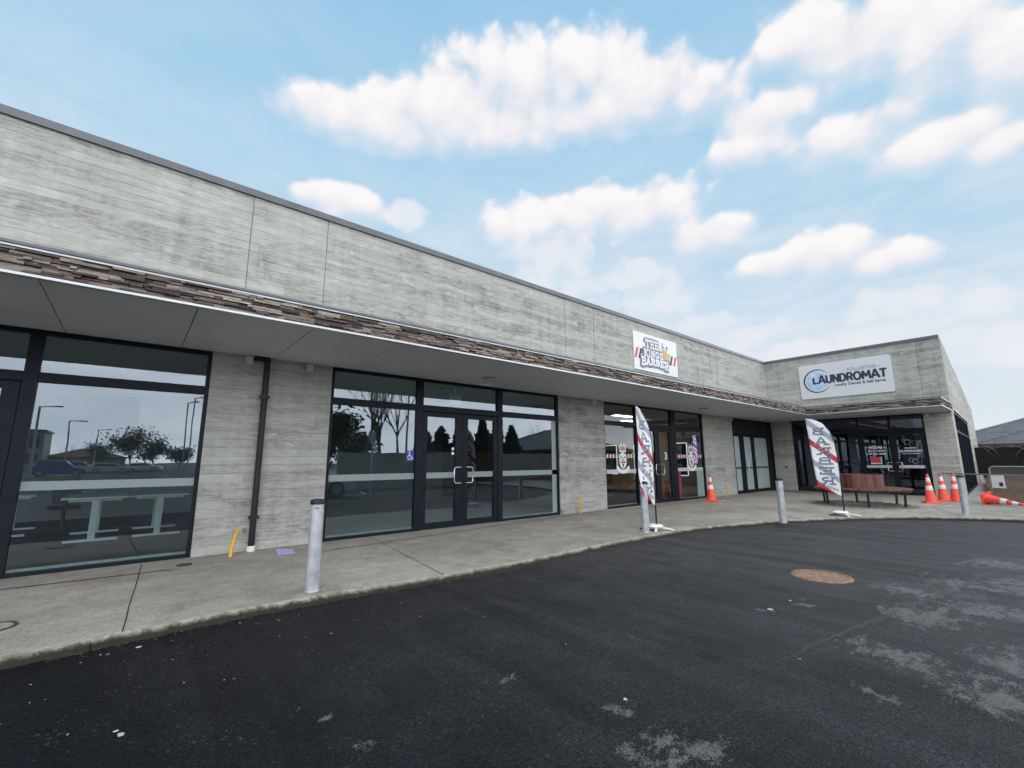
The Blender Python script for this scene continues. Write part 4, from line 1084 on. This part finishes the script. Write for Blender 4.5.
mb = MB(); mb.bar(FB, .02, .12, .06, .18, -.004, -.001); mb.build('dark_patch', M['ink'], sb, bevel=.0005)
# second gate and garden behind
gt = thing('wire_gate', 'steel framed chain link gate standing farther back before the bark bank', 'gate', (26.5,1.62,0))
FG = frame((0,0,0), Vector((-.25,-1,0)).normalized(), Vector((1,-.25,0)).normalized())
mb = MB(); mb.tube([FG(0,.05),FG(0,.98),FG(.05,1.05),FG(.12,1.08),FG(2.6,1.08),FG(2.6,.05),FG(0,.05)], .022, 8); mb.build('gate_frame', M['galv'], gt)
mb = MB()
for k in range(-14, 34):
    for sgn in (1,-1):
        a, b = k*.08, k*.08+1.0
        pts = [(max(0,min(2.6,a+(b-a)*t)), t) for t in (0,1)]
        t0 = 0 if a >= 0 else -a; t1 = 1 if b <= 2.6 else (2.6-a)
        if t1 <= t0: continue
        za, zb = (.06+t0*1.0, .06+t1*1.0) if sgn == 1 else (1.06-t0*1.0, 1.06-t1*1.0)
        mb.tube([FG(a+t0,za,.003*sgn),FG(a+t1,zb,.003*sgn)], .007, 3, False)
mb.build('wire_mesh', M['wire'], gt)
# bark bank
mb = MB(); NX, NY = 40, 60
hh = lambda i, j: (.30*min(1,i/20)*(.8+.2*math.sin(j*.7)) + g.uniform(-.05,.05)) * (1 if 0 < i else .02)
G = [[Vector((21.9+15*i/NX, .0705*(21.9+15*i/NX)-.1-14*j/NY, .01+max(0,hh(i,j)))) for j in range(NY+1)] for i in range(NX+1)]
for i in range(NX):
    for j in range(NY): mb.face([G[i][j],G[i+1][j],G[i+1][j+1],G[i][j+1]])
tag(mb.build('garden_bank', M['soil'], recalc=False, smooth=80), 'brown bark covered bank behind the wire fences', 'garden bed', kind='structure')
dfn = thing('shade_cloth_fence', 'black shade cloth fence with dead vine along its top, below the tiled house', 'fence', (0,0,0))
mb = MB(); mb.box(36.9,37.0,-11,4.9,.5,2.02); mb.build('cloth_panel', M['shade'], dfn)
for k in range(9):
    mb = MB(); mb.box(37.01,37.1,4.6-k*1.9,4.7-k*1.9,0,2.0); mb.build('post', M['wood'], dfn)
vn = MB()
for k in range(90):
    y = g.uniform(-7,4.8); z = 2.02; p = Vector((36.86,y,z)); pts = [p]; d = Vector((0,g.choice((-1,1)),g.uniform(-.4,.5))).normalized()
    for s in range(7):
        d = (d+Vector((g.uniform(-.1,.1),g.uniform(-.5,.5),g.uniform(-.5,.4)))).normalized(); p = p+d*.12; p.x = min(p.x,36.87); pts.append(p)
    vn.tube(pts, [.016-.0018*s for s in range(8)], 3, False)
tag(vn.build('dead_vine', M['vine']), 'leafless brown vine tangled along the top of the black fence', 'vine')
def house(name, label, o, w, d, eave, rise, wall, roof, back=False, ov=.5):
    t = thing(name, label, 'house', (0,0,0))
    x0, y1 = o; x1, y0 = x0+d, y1-w
    mb = MB(); mb.box(x0+ov,x1-ov,y0+ov,y1-ov,0,eave-.02); mb.build('wall', wall, t)
    hp = min(w,d)/2
    mb = MB(); a = [(x0,y1,eave),(x0,y0,eave),(x1,y0,eave),(x1,y1,eave)]
    if w >= d: r0, r1 = (x0+hp,y1-hp,eave+rise), (x0+hp,y0+hp,eave+rise); fs = [[a[0],a[1],r1,r0],[a[1],a[2],r1],[a[2],a[3],r0,r1],[a[3],a[0],r0]]
    else: r0, r1 = (x0+hp,y1-hp,eave+rise), (x1-hp,y1-hp,eave+rise); fs = [[a[0],a[1],r0],[a[1],a[2],r1,r0],[a[2],a[3],r1],[a[3],a[0],r0,r1]]
    for f in fs: mb.face(f)
    mb.face(a); rf = mb.build('roof', roof, t)
    mb = MB(); mb.box(x0-.06,x0-.001,y0,y1,eave-.16,eave+.02); mb.box(x0-.06,x1+.06,y1+.001,y1+.06,eave-.16,eave+.02); mb.box(x0-.06,x1+.06,y0-.06,y0-.001,eave-.16,eave+.02); mb.build('gutter', M['gutter'], rf)
    mb = MB(); mb.tube([a[0],r0], .09, 6); mb.tube([a[1],r1], .09, 6) if w >= d else None; mb.tube([r0,r1], .09, 6); mb.build('ridge_cap', roof, rf)
    for yy in ((y0+y1)/2-2.2,(y0+y1)/2+1.6):
        mb = MB(); mb.box(x0+ov-.05,x0+ov-.003,yy-.7,yy+.7,.9,eave-.3); wn = mb.build('window', M['white'], t)
        mb = MB(); mb.box(x0+ov-.06,x0+ov-.052,yy-.62,yy+.62,.98,eave-.38); mb.build('pane', M['carglass'], wn)
    return t
house('brick_house', 'brown brick house with a low grey tiled hip roof beyond the wire fence', (44.0,3.35), 14, 12, 2.34, 2.25, M['brick'], M['roof'])
house('brick_house', 'second grey tiled hip roof rising behind the nearer house', (50.0,6.2), 16, 14, 2.6, 2.6, M['brick'], M['roof'])

# ------------------------------------------------------------------ the world behind the viewpoint (mirrored in the glass)
def tree(name, label, loc, h, kind, group, seed, spread=1.0):
    r = random.Random(seed); t = thing(name, label, 'tree', loc, r.random()*6, group)
    tb = MB(); tips = []
    def grow(p, d, l, rd, lv):
        q = p; pts = [p]; rs = [rd]
        for s in range(3):
            d2 = (d + Vector((r.uniform(-.16,.16),r.uniform(-.16,.16),r.uniform(-.02,.12)))).normalized(); q = q+d2*l/3; pts.append(q); rs.append(rd*(1-.16*(s+1))); d = d2
        tb.tube(pts, rs, 5 if lv < 2 else 3, False)
        if lv >= (5 if kind == 'bare' else 3): tips.extend([q, pts[1]]); return
        for k in range(r.choice((2,3,3)) if lv else 5):
            a = r.random()*6.283; tl = r.uniform(.3,.75)*spread
            nd = (d + Vector((math.cos(a)*tl,math.sin(a)*tl,r.uniform(.0,.25)))).normalized()
            grow(pts[r.choice((1,2,3,3))] if lv else pts[r.choice((2,3))], nd, l*r.uniform(.62,.85), rd*(.5 if kind == 'bare' else .55), lv+1)
    grow(Vector((0,0,-.1)), Vector((0,0,1)), h*.32, h*(.013 if kind == 'bare' else .02), 0)
    tk = tb.build('trunk', M['bark'], t)
    if kind != 'bare':
        lb = MB()
        for p in tips:
            for k in range(32):
                c = p + Vector((r.gauss(0,.09*h*spread),r.gauss(0,.09*h*spread),r.gauss(0,.07*h))); s = r.uniform(.07,.17)*h**.5*.6
                if c.z < .3: continue
                u = Vector((r.uniform(-1,1),r.uniform(-1,1),r.uniform(-1,1))).normalized(); v = u.orthogonal().normalized()
                lb.face([c-u*s,c+v*s*.6,c+u*s,c-v*s*.6])
        lb.build('crown', M[kind], t, recalc=False)
    return t
def conifer(label, loc, h, w, seed, group, mat='evergreen'):
    r = random.Random(seed); t = thing('conifer', label, 'tree', loc, 0, group)
    mb = MB(); mb.tube([(0,0,-.1),(0,0,h*.95)], [h*.02,.02], 7); mb.build('trunk', M['bark'], t)
    lb = MB()
    for k in range(1500):
        z = h*(.05+.95*r.random()**1.2); a = r.random()*6.283; rr = w*(1-z/h)**.7*(.45+.55*r.random())*(.78+.22*math.sin(a*3+z*2.3+seed)+.22*math.sin(z*5.1+a*2))
        c = Vector((rr*math.cos(a),rr*math.sin(a),z)); s = r.uniform(.14,.34)
        u = Vector((math.cos(a)*.5+r.uniform(-.4,.4),math.sin(a)*.5+r.uniform(-.4,.4),r.uniform(-.2,1))).normalized(); v = u.orthogonal().normalized()
        lb.face([c-u*s,c+v*s*.5,c+u*s,c-v*s*.5])
    lb.build('crown', M[mat], t, recalc=False); return t
GT = 'trees behind the car park'
def mir(az, R): a = rad(az); return (R*math.sin(a), 2*YW - R*math.cos(a), ZR)
tree('bare_tree', 'large leafless tree mirrored in the glass left of the double doors', mir(24.0,30), 12.5, 'bare', GT, 5, .9)
tree('bare_tree', 'leafless tree mirrored behind the big leafless one, next to the double doors', mir(21.5,34), 12, 'bare', GT, 9, .9)
tree('bare_tree', 'many branched leafless tree mirrored just left of the access sticker', mir(26.6,33), 10.5, 'bare', GT, 17, 1.0)
tree('broadleaf_tree', 'dark evergreen tree mirrored at the left side of the middle shop window', mir(17.0,30), 5.4, 'evergreen', GT, 3, .9)
tree('broadleaf_tree', 'low dark evergreen mirrored between the leafless trees', mir(20.6,36), 4.4, 'evergreen', GT, 13, 1.2)
tree('broadleaf_tree', 'dull green round tree mirrored in the middle of the far left shop window', mir(-.2,105), 8.6, 'dullgreen', GT, 21, 1.3)
tree('broadleaf_tree', 'dull green tree mirrored to the right of the round one in the far left window', mir(1.7,112), 7.0, 'dullgreen', GT, 22, 1.2)
tree('broadleaf_tree', 'dull green tree mirrored next to the twin light masts in the far left window', mir(3.6,110), 6.2, 'dullgreen', GT, 23, 1.3)
tree('broadleaf_tree', 'small dull tree mirrored left of the red roof in the far left window', mir(-2.2,118), 5.6, 'dullgreen', GT, 24, 1.2)
tree('bare_tree', 'small leafless tree mirrored beside the pale building in the far left window', mir(-4.1,112), 6.2, 'bare', GT, 25, 1.0)
for i, (az, R, h, w) in enumerate(((29.3,40,4.0,1.9),(31.2,40,4.4,2.1),(33.4,41,4.3,2.0),(36.4,41,5.2,1.5),(38.3,42,5.6,1.4),(40.2,42,4.6,1.5))):
    conifer(('dark conifer mirrored in the left door leaf, leftmost in its row','dark conifer mirrored in the left door leaf beside the meeting stile','dark bushy conifer mirrored in the right door leaf','tall slim conifer mirrored at the right edge of the right door leaf','tallest slim conifer mirrored right of the double doors','slim conifer mirrored behind the mirrored feather flag')[i], mir(az,R), h, w, 40+i, GT)
tree('bare_tree', 'small leafless tree mirrored above the tiled house roof', mir(44.2,52), 6.4, 'bare', GT, 31, 1.0)
pf = thing('panel_fence', 'beige precast panel fence along the far side of the forecourt, mirrored in the double doors', 'fence', (0,0,0))
for k in range(16):
    mb = MB(); x = 8.6+k*2.2; mb.box(x+.06,x+2.14,-8.05,-8.0,ZR,1.88+(.0 if k%3 else .03)); mb.build('fence_panel', M['panelfence'] if k not in (4,11) else M['wood'], pf)
for k in range(17):
    mb = MB(); x = 8.6+k*2.2; mb.box(x-.058,x+.058,-8.1,-7.96,ZR,1.93); mb.build('post', M['panelfence'], pf)
hs = house('tiled_house', 'house with a grey tiled roof mirrored beside the feather flag', (28.5,-10.5), 14, 12, 2.35, 2.2, M['brick'], M['roof'])
hr = house('tiled_house', 'low house with a red tiled roof mirrored in the far left window', (-15.0,-118), 12, 14, 2.6, 2.0, M['clad'], M['roofred'])
cb = thing('office_building', 'pale flat roofed commercial building mirrored in the far left window', 'building', (-22,-112,ZR))
mb = MB(); mb.box(-12,8,-10,0,0,7.6); mb.build('wall', M['clad'], cb)
mb = MB(); mb.box(-12.3,8.3,-10.3,.3,7.6,8.0); mb.build('roof', M['cap'], cb)
for k in range(8):
    for z in (1.0,4.4):
        mb = MB(); mb.box(-11+k*2.4,-9.4+k*2.4,.003,.06,z,z+2.2); mb.build('window', M['carglass'], cb)
# light masts
def lamp(label, loc, h, az, r=.08):
    t = thing('street_lamp', label, 'street lamp', loc, rad(az), 'light masts in the car park')
    mb = MB(); mb.tube([(0,0,0),(0,0,h)], [r,r*.7], 8); mb.build('pole', M['galv'], t)
    mb = MB(); mb.tube([(0,0,h-.05),(.5,0,h),(1.3,0,h+.04)], .05, 6); mb.build('arm', M['galv'], t)
    mb = MB(); mb.box(.9,1.6,-.14,.14,h-.02,h+.10); mb.build('lamp_head', M['greybox'], t, bevel=.03); return t
lamp('grey car park lamp mirrored nearest the left door mullion', mir(-6.8,62), 6.8, 0, .12); lamp('dark slim car park lamp mirrored second from the door mullion', mir(-4.75,76), 6.5, 0, .10); lamp('car park lamp mirrored in front of the tree, third from the door mullion', mir(-2.75,92), 6.5, 0, .10)
lamp('tall light mast mirrored near the right jamb of the far left window', mir(3.95,66), 8.6, 60, .09); lamp('taller light mast mirrored closest to the right jamb of the far left window', mir(4.45,70), 9.6, 60, .09)
sp = thing('sign_post', 'white sign post mirrored in the glass left of the double doors', 'sign post', mir(22.9,20))
mb = MB(); mb.tube([(0,0,0),(0,0,2.75)], .035, 10); mb.build('pole', M['white'], sp)
mb = MB(); mb.box(-.16,.16,-.045,-.037,2.25,2.72); mb.build('plate', M['signw'], sp)
lp = lamp('dark slim lamp post mirrored near the access sticker', mir(27.0,24), 8.2, 200, .06)
def car(label, paint, loc, rz, suv=False):
    t = thing('parked_car', label, 'car', loc, rz, 'cars in the car park')
    h = 1.68 if suv else 1.46
    body = [(-2.1,.28),(-2.15,.62),(-2.05,.92),(-1.75,1.0),(-1.1,1.02),(1.1,.98),(1.75,.90),(2.08,.74),(2.15,.45),(2.1,.26)]
    roof = [(-1.85,.98),(-1.55,h-.08),(-1.2,h),(.0,h),(.45,h-.06),(1.15,.97)]
    fr = frame((0,0,0),(1,0,0),(0,1,0))
    mb = MB(); mb.prism(fr, body, -.86, .86)
    n0 = len(mb.v)
    k = len(roof)
    for side in (-.82,.82):
        for x, z in roof:
            ins = .0 if z < 1.05 else .14
            mb.v.append((x, side - math.copysign(ins, side), z))
    mb.f.append(tuple(n0+i for i in range(k))); mb.f.append(tuple(n0+k+i for i in range(k))[::-1]); mb.m += [0,0]
    for i in range(k-1): mb.f.append((n0+i,n0+i+1,n0+k+i+1,n0+k+i)); mb.m.append(0)
    mb.build('body', paint, t, bevel=.05)
    for side in (-1,1):
        f2 = lambda x, z, s=side: Vector((x, s*(.835 - .14*max(0,(z-.98)/(h-.98-.02))), z))
        mb = MB(); mb.face([f2(-1.62,1.03),f2(-.15,1.03),f2(-.15,h-.12),f2(-1.38,h-.12)]); mb.face([f2(-.07,1.03),f2(.95,1.03),f2(.36,h-.13),f2(-.07,h-.12)]); mb.build('side_window', M['carglass'], t, recalc=False)
    mb = MB(); mb.face([(1.10,-.68,1.01),(1.10,.68,1.01),(.52,.58,h-.10),(.52,-.58,h-.10)]); ws = mb.build('windscreen', M['carglass'], t, recalc=False); ws.location = (.03,0,.02)
    for x in (-1.32,1.32):
        for s in (-1,1):
            mb = MB(); mb.lathe([(.22,-.11),(.33,-.10),(.345,-.02),(.345,.04),(.33,.10),(.22,.11)], 20, (x,s*.80,.345), (0,1,0)); wh = mb.build('wheel', M['tyre'], t, smooth=40)
            mb = MB(); mb.lathe([(.215,0),(.2,.03),(.06,.015)], 16, (x,s*.80+s*.10,.345), (0,s,0)); mb.build('rim', M['galv'], wh)
    for s in (-1,1):
        mb = MB(); mb.box(2.03,2.15,s*.62-.2,s*.62+.2,.60,.76); mb.build('headlight', M['reflw'], t, bevel=.03)
        mb = MB(); mb.box(-2.16,-2.08,s*.68-.12,s*.68+.12,.66,.90); mb.build('tail_light', M['red'], t, bevel=.02)
    return t
car('purple van like car mirrored in the far left shop window', M['carpur'], mir(-5.0,64), 0, True)
car('silver hatchback mirrored to the right of the purple car', M['carsil'], mir(-1.6,84), 0)
car('white car mirrored to the right of the silver hatchback', M['carwht'], mir(.9,86), .2)
car('dark tinted silver car mirrored behind the purple car', M['carsil'], mir(-3.6,88), .1, True)
car('white car parked at the left edge of the middle shop window reflection', M['carwht'], (5.1,-2.6,ZR), 0)
# concrete lip of the bays
mb = MB(); mb.box(8.3,14.4,-5.4,-5.25,ZR,ZR+.12); tag(mb.build('kerb_island', M['pave'], bevel=.02), 'low concrete kerb island behind the parking bays', 'kerb', kind='structure')

# ------------------------------------------------------------------ sky
SUN_EL, SUN_ROT = 48, 215
W = bpy.data.worlds.new('World'); S.world = W; W.use_nodes = True
nt = W.node_tree; N = NT(nt); bg = nt.nodes['Background']
sky = N.n('ShaderNodeTexSky', sky_type='NISHITA'); sky.sun_disc = False; sky.sun_elevation = rad(SUN_EL); sky.sun_rotation = rad(SUN_ROT); sky.air_density = 1.0; sky.dust_density = 1.2; sky.ozone_density = 1.0
STR = .1
dv = N.n('ShaderNodeVectorMath', {0: N.n('ShaderNodeTexCoord').outputs['Generated']}, operation='NORMALIZE').outputs[0]
dx, dy, dz = N.sep(dv)
az = N.math('ARCTAN2', dx, dy); el = N.math('ARCSINE', dz)
K = 1/STR
def kc(c, s=1.0): return tuple(q*K*s for q in c)
# thin high veil: blue overhead fading into a pale horizon
veil = N.ramp(el, [(0.0, (.80,.86,.90)), (.16, (.68,.80,.89)), (.34, (.54,.74,.90)), (.60, (.44,.70,.90)), (1.0, (.30,.58,.86))])
veil = N.mix(1.0, veil, (K,K,K,1), 'MULTIPLY')
base = N.mix(.90, sky.outputs[0], veil)
CL = [(0.268,0.668,0.11,0.049),(0.403,0.668,0.144,0.048),(0.521,0.711,0.151,0.059),(0.698,0.762,0.173,0.071),(0.864,0.765,0.158,0.067),(1.021,0.73,0.132,0.056),(1.15,0.681,0.095,0.045),(0.597,0.678,0.238,0.043),(0.922,0.696,0.215,0.042),(1.348,0.706,0.085,0.054),(1.457,0.67,0.1,0.063),(1.549,0.614,0.082,0.066),(1.61,0.56,0.055,0.061),(1.281,0.62,0.091,0.042),(1.229,0.579,0.08,0.026),(1.405,0.542,0.105,0.041),(1.521,0.484,0.094,0.033),(1.591,0.453,0.047,0.024),(0.313,0.52,0.1,0.04),(0.25,0.525,0.045,0.025),(0.457,0.523,0.061,0.03),(0.708,0.499,0.101,0.055),(0.865,0.517,0.127,0.065),(1.026,0.51,0.125,0.055),(1.151,0.447,0.084,0.041),(0.78,0.449,0.163,0.033),(1.261,0.367,0.073,0.027),(1.352,0.368,0.078,0.044),(1.435,0.331,0.062,0.029),(0.814,0.393,0.159,0.042),(1.025,0.338,0.092,0.037),(1.223,0.252,0.083,0.023),(1.44,0.262,0.124,0.033),(1.539,0.241,0.059,0.036),(1.555,0.168,0.056,0.037),(1.75,.5,.12,.07),(1.72,.3,.1,.05),(0.996,0.393,0.09,0.036),(1.10,0.27,0.10,0.03),(1.30,0.20,0.10,0.03)]
FAINT = {20,25,29,30,31,32,33,34,37,38,39}
ce = N.comb(az, N.math('MULTIPLY', el, 1.25), 0.0)
nA = N.noise(ce, 7.5, 5, .55, .3); nB = N.noise(ce, 24.0, 4, .6, .3)
wv = N.n('ShaderNodeVectorMath', {0: ce, 1: N.n('ShaderNodeVectorMath', {0: N.n('ShaderNodeTexNoise', {'Vector': ce, 'Scale': 12.0, 'Detail': 4.0}).outputs['Color'], 'Scale': .055}, operation='SCALE').outputs[0]}, operation='ADD').outputs[0]
bA = N.n('ShaderNodeTexVoronoi', {'Vector': wv, 'Scale': 17.0, 'Smoothness': .8}, feature='SMOOTH_F1', voronoi_dimensions='2D').outputs['Distance']
bB = N.n('ShaderNodeTexVoronoi', {'Vector': wv, 'Scale': 42.0, 'Smoothness': .7}, feature='SMOOTH_F1', voronoi_dimensions='2D').outputs['Distance']
puff = N.math('ADD', N.math('MULTIPLY', N.math('SUBTRACT', .42, bA), 1.0), N.math('MULTIPLY', N.math('SUBTRACT', .40, bB), .22))
edge = N.math('ADD', N.math('MULTIPLY', N.math('SUBTRACT', nA, .5), 1.5), puff)
edge = N.math('ADD', edge, N.math('MULTIPLY', N.math('SUBTRACT', nB, .5), .30))
def VM(op, *a): 
    x = N.n('ShaderNodeVectorMath', {i: q for i, q in enumerate(a)}, operation=op); return x.outputs['Value'] if op == 'DOT_PRODUCT' else x.outputs[0]
ae = N.comb(az, el, 0.0); KS = 3.2
ws = sw = acc = None
for i, (a, e, ra, re) in enumerate(CL):                     # soft union of cloud masses, with the height inside each mass
    sx, sy = 1/(ra*1.12), 1/(re*1.15)
    q = VM('MULTIPLY_ADD', ae, (sx, sy, 0.0), (-a*sx, -e*sy, 0.0))
    wt = N.math('EXPONENT', N.math('MULTIPLY', VM('DOT_PRODUCT', q, q), -KS))
    if i in FAINT: sw = wt if sw is None else N.math('ADD', sw, wt)
    elif ws is None: ws = wt; acc = N.n('ShaderNodeVectorMath', {0: q, 'Scale': wt}, operation='SCALE').outputs[0]
    else:
        ws = N.math('ADD', ws, wt); acc = VM('MULTIPLY_ADD', q, N.comb(wt, wt, wt), acc)
ws = N.math('ADD', ws, 1e-5); sw = N.math('ADD', sw, 1e-5)
vs = N.math('DIVIDE', N.sep(acc)[1], ws)
vs = N.math('MINIMUM', N.math('MAXIMUM', vs, -1.0), 1.2)
dens = N.math('ADD', N.math('DIVIDE', N.math('LOGARITHM', ws, math.e), KS), .86)
soft = N.math('ADD', N.math('DIVIDE', N.math('LOGARITHM', sw, math.e), KS), .98)
dens = N.math('SUBTRACT', dens, N.math('MULTIPLY', N.math('MAXIMUM', N.math('MULTIPLY', vs, -1.0), 0.0), .35))
dens = N.math('ADD', N.math('MAXIMUM', dens, -1.3), edge)
soft = N.math('ADD', N.math('MAXIMUM', soft, -1.3), edge)
wid = N.n('ShaderNodeMapRange', {0: vs, 1: -.5, 2: .4, 3: 1.5, 4: .70}).outputs[0]
cm = N.n('ShaderNodeMapRange', {0: N.math('DIVIDE', N.math('ADD', dens, .28), wid), 1: 0.0, 2: 1.0, 3: 0.0, 4: .97}, interpolation_type='SMOOTHSTEP').outputs[0]
cms = N.n('ShaderNodeMapRange', {0: soft, 1: -.2, 2: 1.0, 3: 0.0, 4: .80}, interpolation_type='SMOOTHSTEP').outputs[0]
veilc = N.noise(N.comb(N.math('MULTIPLY', az, 1.6), N.math('MULTIPLY', el, 5.0), 2.0), 2.2, 4, .62, .5)
low = N.ramp(el, [(.0, 1), (.30, 1), (.56, .28), (.8, .10)])
cir = N.math('MULTIPLY', N.ramp(veilc, [(.36, 0), (.68, .75)]), low)
halo = N.n('ShaderNodeMapRange', {0: dens, 1: -.7, 2: .1, 3: 0.0, 4: .22}, interpolation_type='SMOOTHSTEP').outputs[0]
lit = N.math('ADD', N.math('MULTIPLY', vs, .85), N.math('ADD', N.math('MULTIPLY', puff, .75), N.math('MULTIPLY', N.math('SUBTRACT', nA, .5), .9)))
shade = N.ramp(N.math('ADD', N.math('MULTIPLY', lit, .5), .5), [(.16, (.70,.77,.88)), (.36, (.80,.82,.89)), (.54, (.91,.88,.905)), (.74, (.975,.945,.945))])
shade = N.mix(1.0, shade, (K,K,K,1), 'MULTIPLY')
thin = N.math('MAXIMUM', N.math('MAXIMUM', cir, cms), halo)
c = N.mix(thin, base, (.86*K,.865*K,.90*K,1))
cm = N.math('MULTIPLY', cm, N.n('ShaderNodeMapRange', {0: vs, 1: -.6, 2: .1, 3: .72, 4: 1.0}).outputs[0])
c = N.mix(cm, c, shade)
# grey-white overcast in the half of the sky behind the viewpoint and overhead
ov = N.noise(N.comb(N.math('MULTIPLY', az, 1.0), N.math('MULTIPLY', el, 4.0), 5.0), 2.2, 4, .6, .3)
ovc = N.ramp(ov, [(.35, (.60,.65,.74)), (.65, (.86,.885,.93))])
ovc = N.mix(1.0, ovc, (K*2.0,K*2.0,K*2.0,1), 'MULTIPLY')
ovc = N.mix(1.0, ovc, N.ramp(dz, [(.0, 1.0), (.28, 1.0), (.5, .52), (1.0, .42)]), 'MULTIPLY')
ovc = N.mix(1.0, ovc, (2.05,2.05,2.05,1), 'MULTIPLY')
back = N.n('ShaderNodeMapRange', {0: dy, 1: -.03, 2: -.25, 3: 0.0, 4: .92}, interpolation_type='SMOOTHSTEP').outputs[0]
top = N.n('ShaderNodeMapRange', {0: dz, 1: .80, 2: .93, 3: 0.0, 4: .9}, interpolation_type='SMOOTHSTEP').outputs[0]
c = N.mix(N.math('MAXIMUM', back, top), c, ovc)
N.link(c, bg.inputs['Color']); bg.inputs['Strength'].default_value = STR
W.cycles.sampling_method = 'MANUAL'; W.cycles.sample_map_resolution = 512

sun = bpy.data.lights.new('sun', 'SUN'); sun.energy = 1.0; sun.angle = rad(28); sun.color = (1,.965,.92)
so = bpy.data.objects.new('sun', sun); COL.objects.link(so)
a = rad(SUN_ROT); sd = Vector((math.sin(a)*math.cos(rad(SUN_EL)), math.cos(a)*math.cos(rad(SUN_EL)), math.sin(rad(SUN_EL))))
so.rotation_euler = sd.to_track_quat('Z','Y').to_euler(); so.location = (0,-20,40)

# ------------------------------------------------------------------ camera
Rm = ((0.7656220317205328,-0.6432761706971778,-0.004321198595161476),(0.10569144930088836,0.13241347218500593,-0.9855434997647687),(0.6345488334941617,0.754097102896627,0.16936746238316486))
cam = bpy.data.cameras.new('camera'); co = bpy.data.objects.new('camera', cam); COL.objects.link(co)
r0, r1, r2 = (Vector(q) for q in Rm)
m = Matrix((r0, -r1, -r2)).transposed().to_4x4(); m.translation = (0,0,1.4); co.matrix_world = m
cam.sensor_fit = 'HORIZONTAL'; cam.sensor_width = 36; cam.lens = 15.655; cam.clip_start = .05; cam.clip_end = 2000
S.camera = co
S.render.resolution_x, S.render.resolution_y = 1024, 768
S.cycles.use_denoising = True; S.cycles.max_bounces = 6; S.cycles.diffuse_bounces = 3; S.cycles.glossy_bounces = 3; S.cycles.transparent_max_bounces = 10
S.view_settings.view_transform = 'Standard'; S.view_settings.look = 'None'; S.view_settings.gamma = 1; S.view_settings.exposure = 0.0
S.view_settings.use_curve_mapping = False
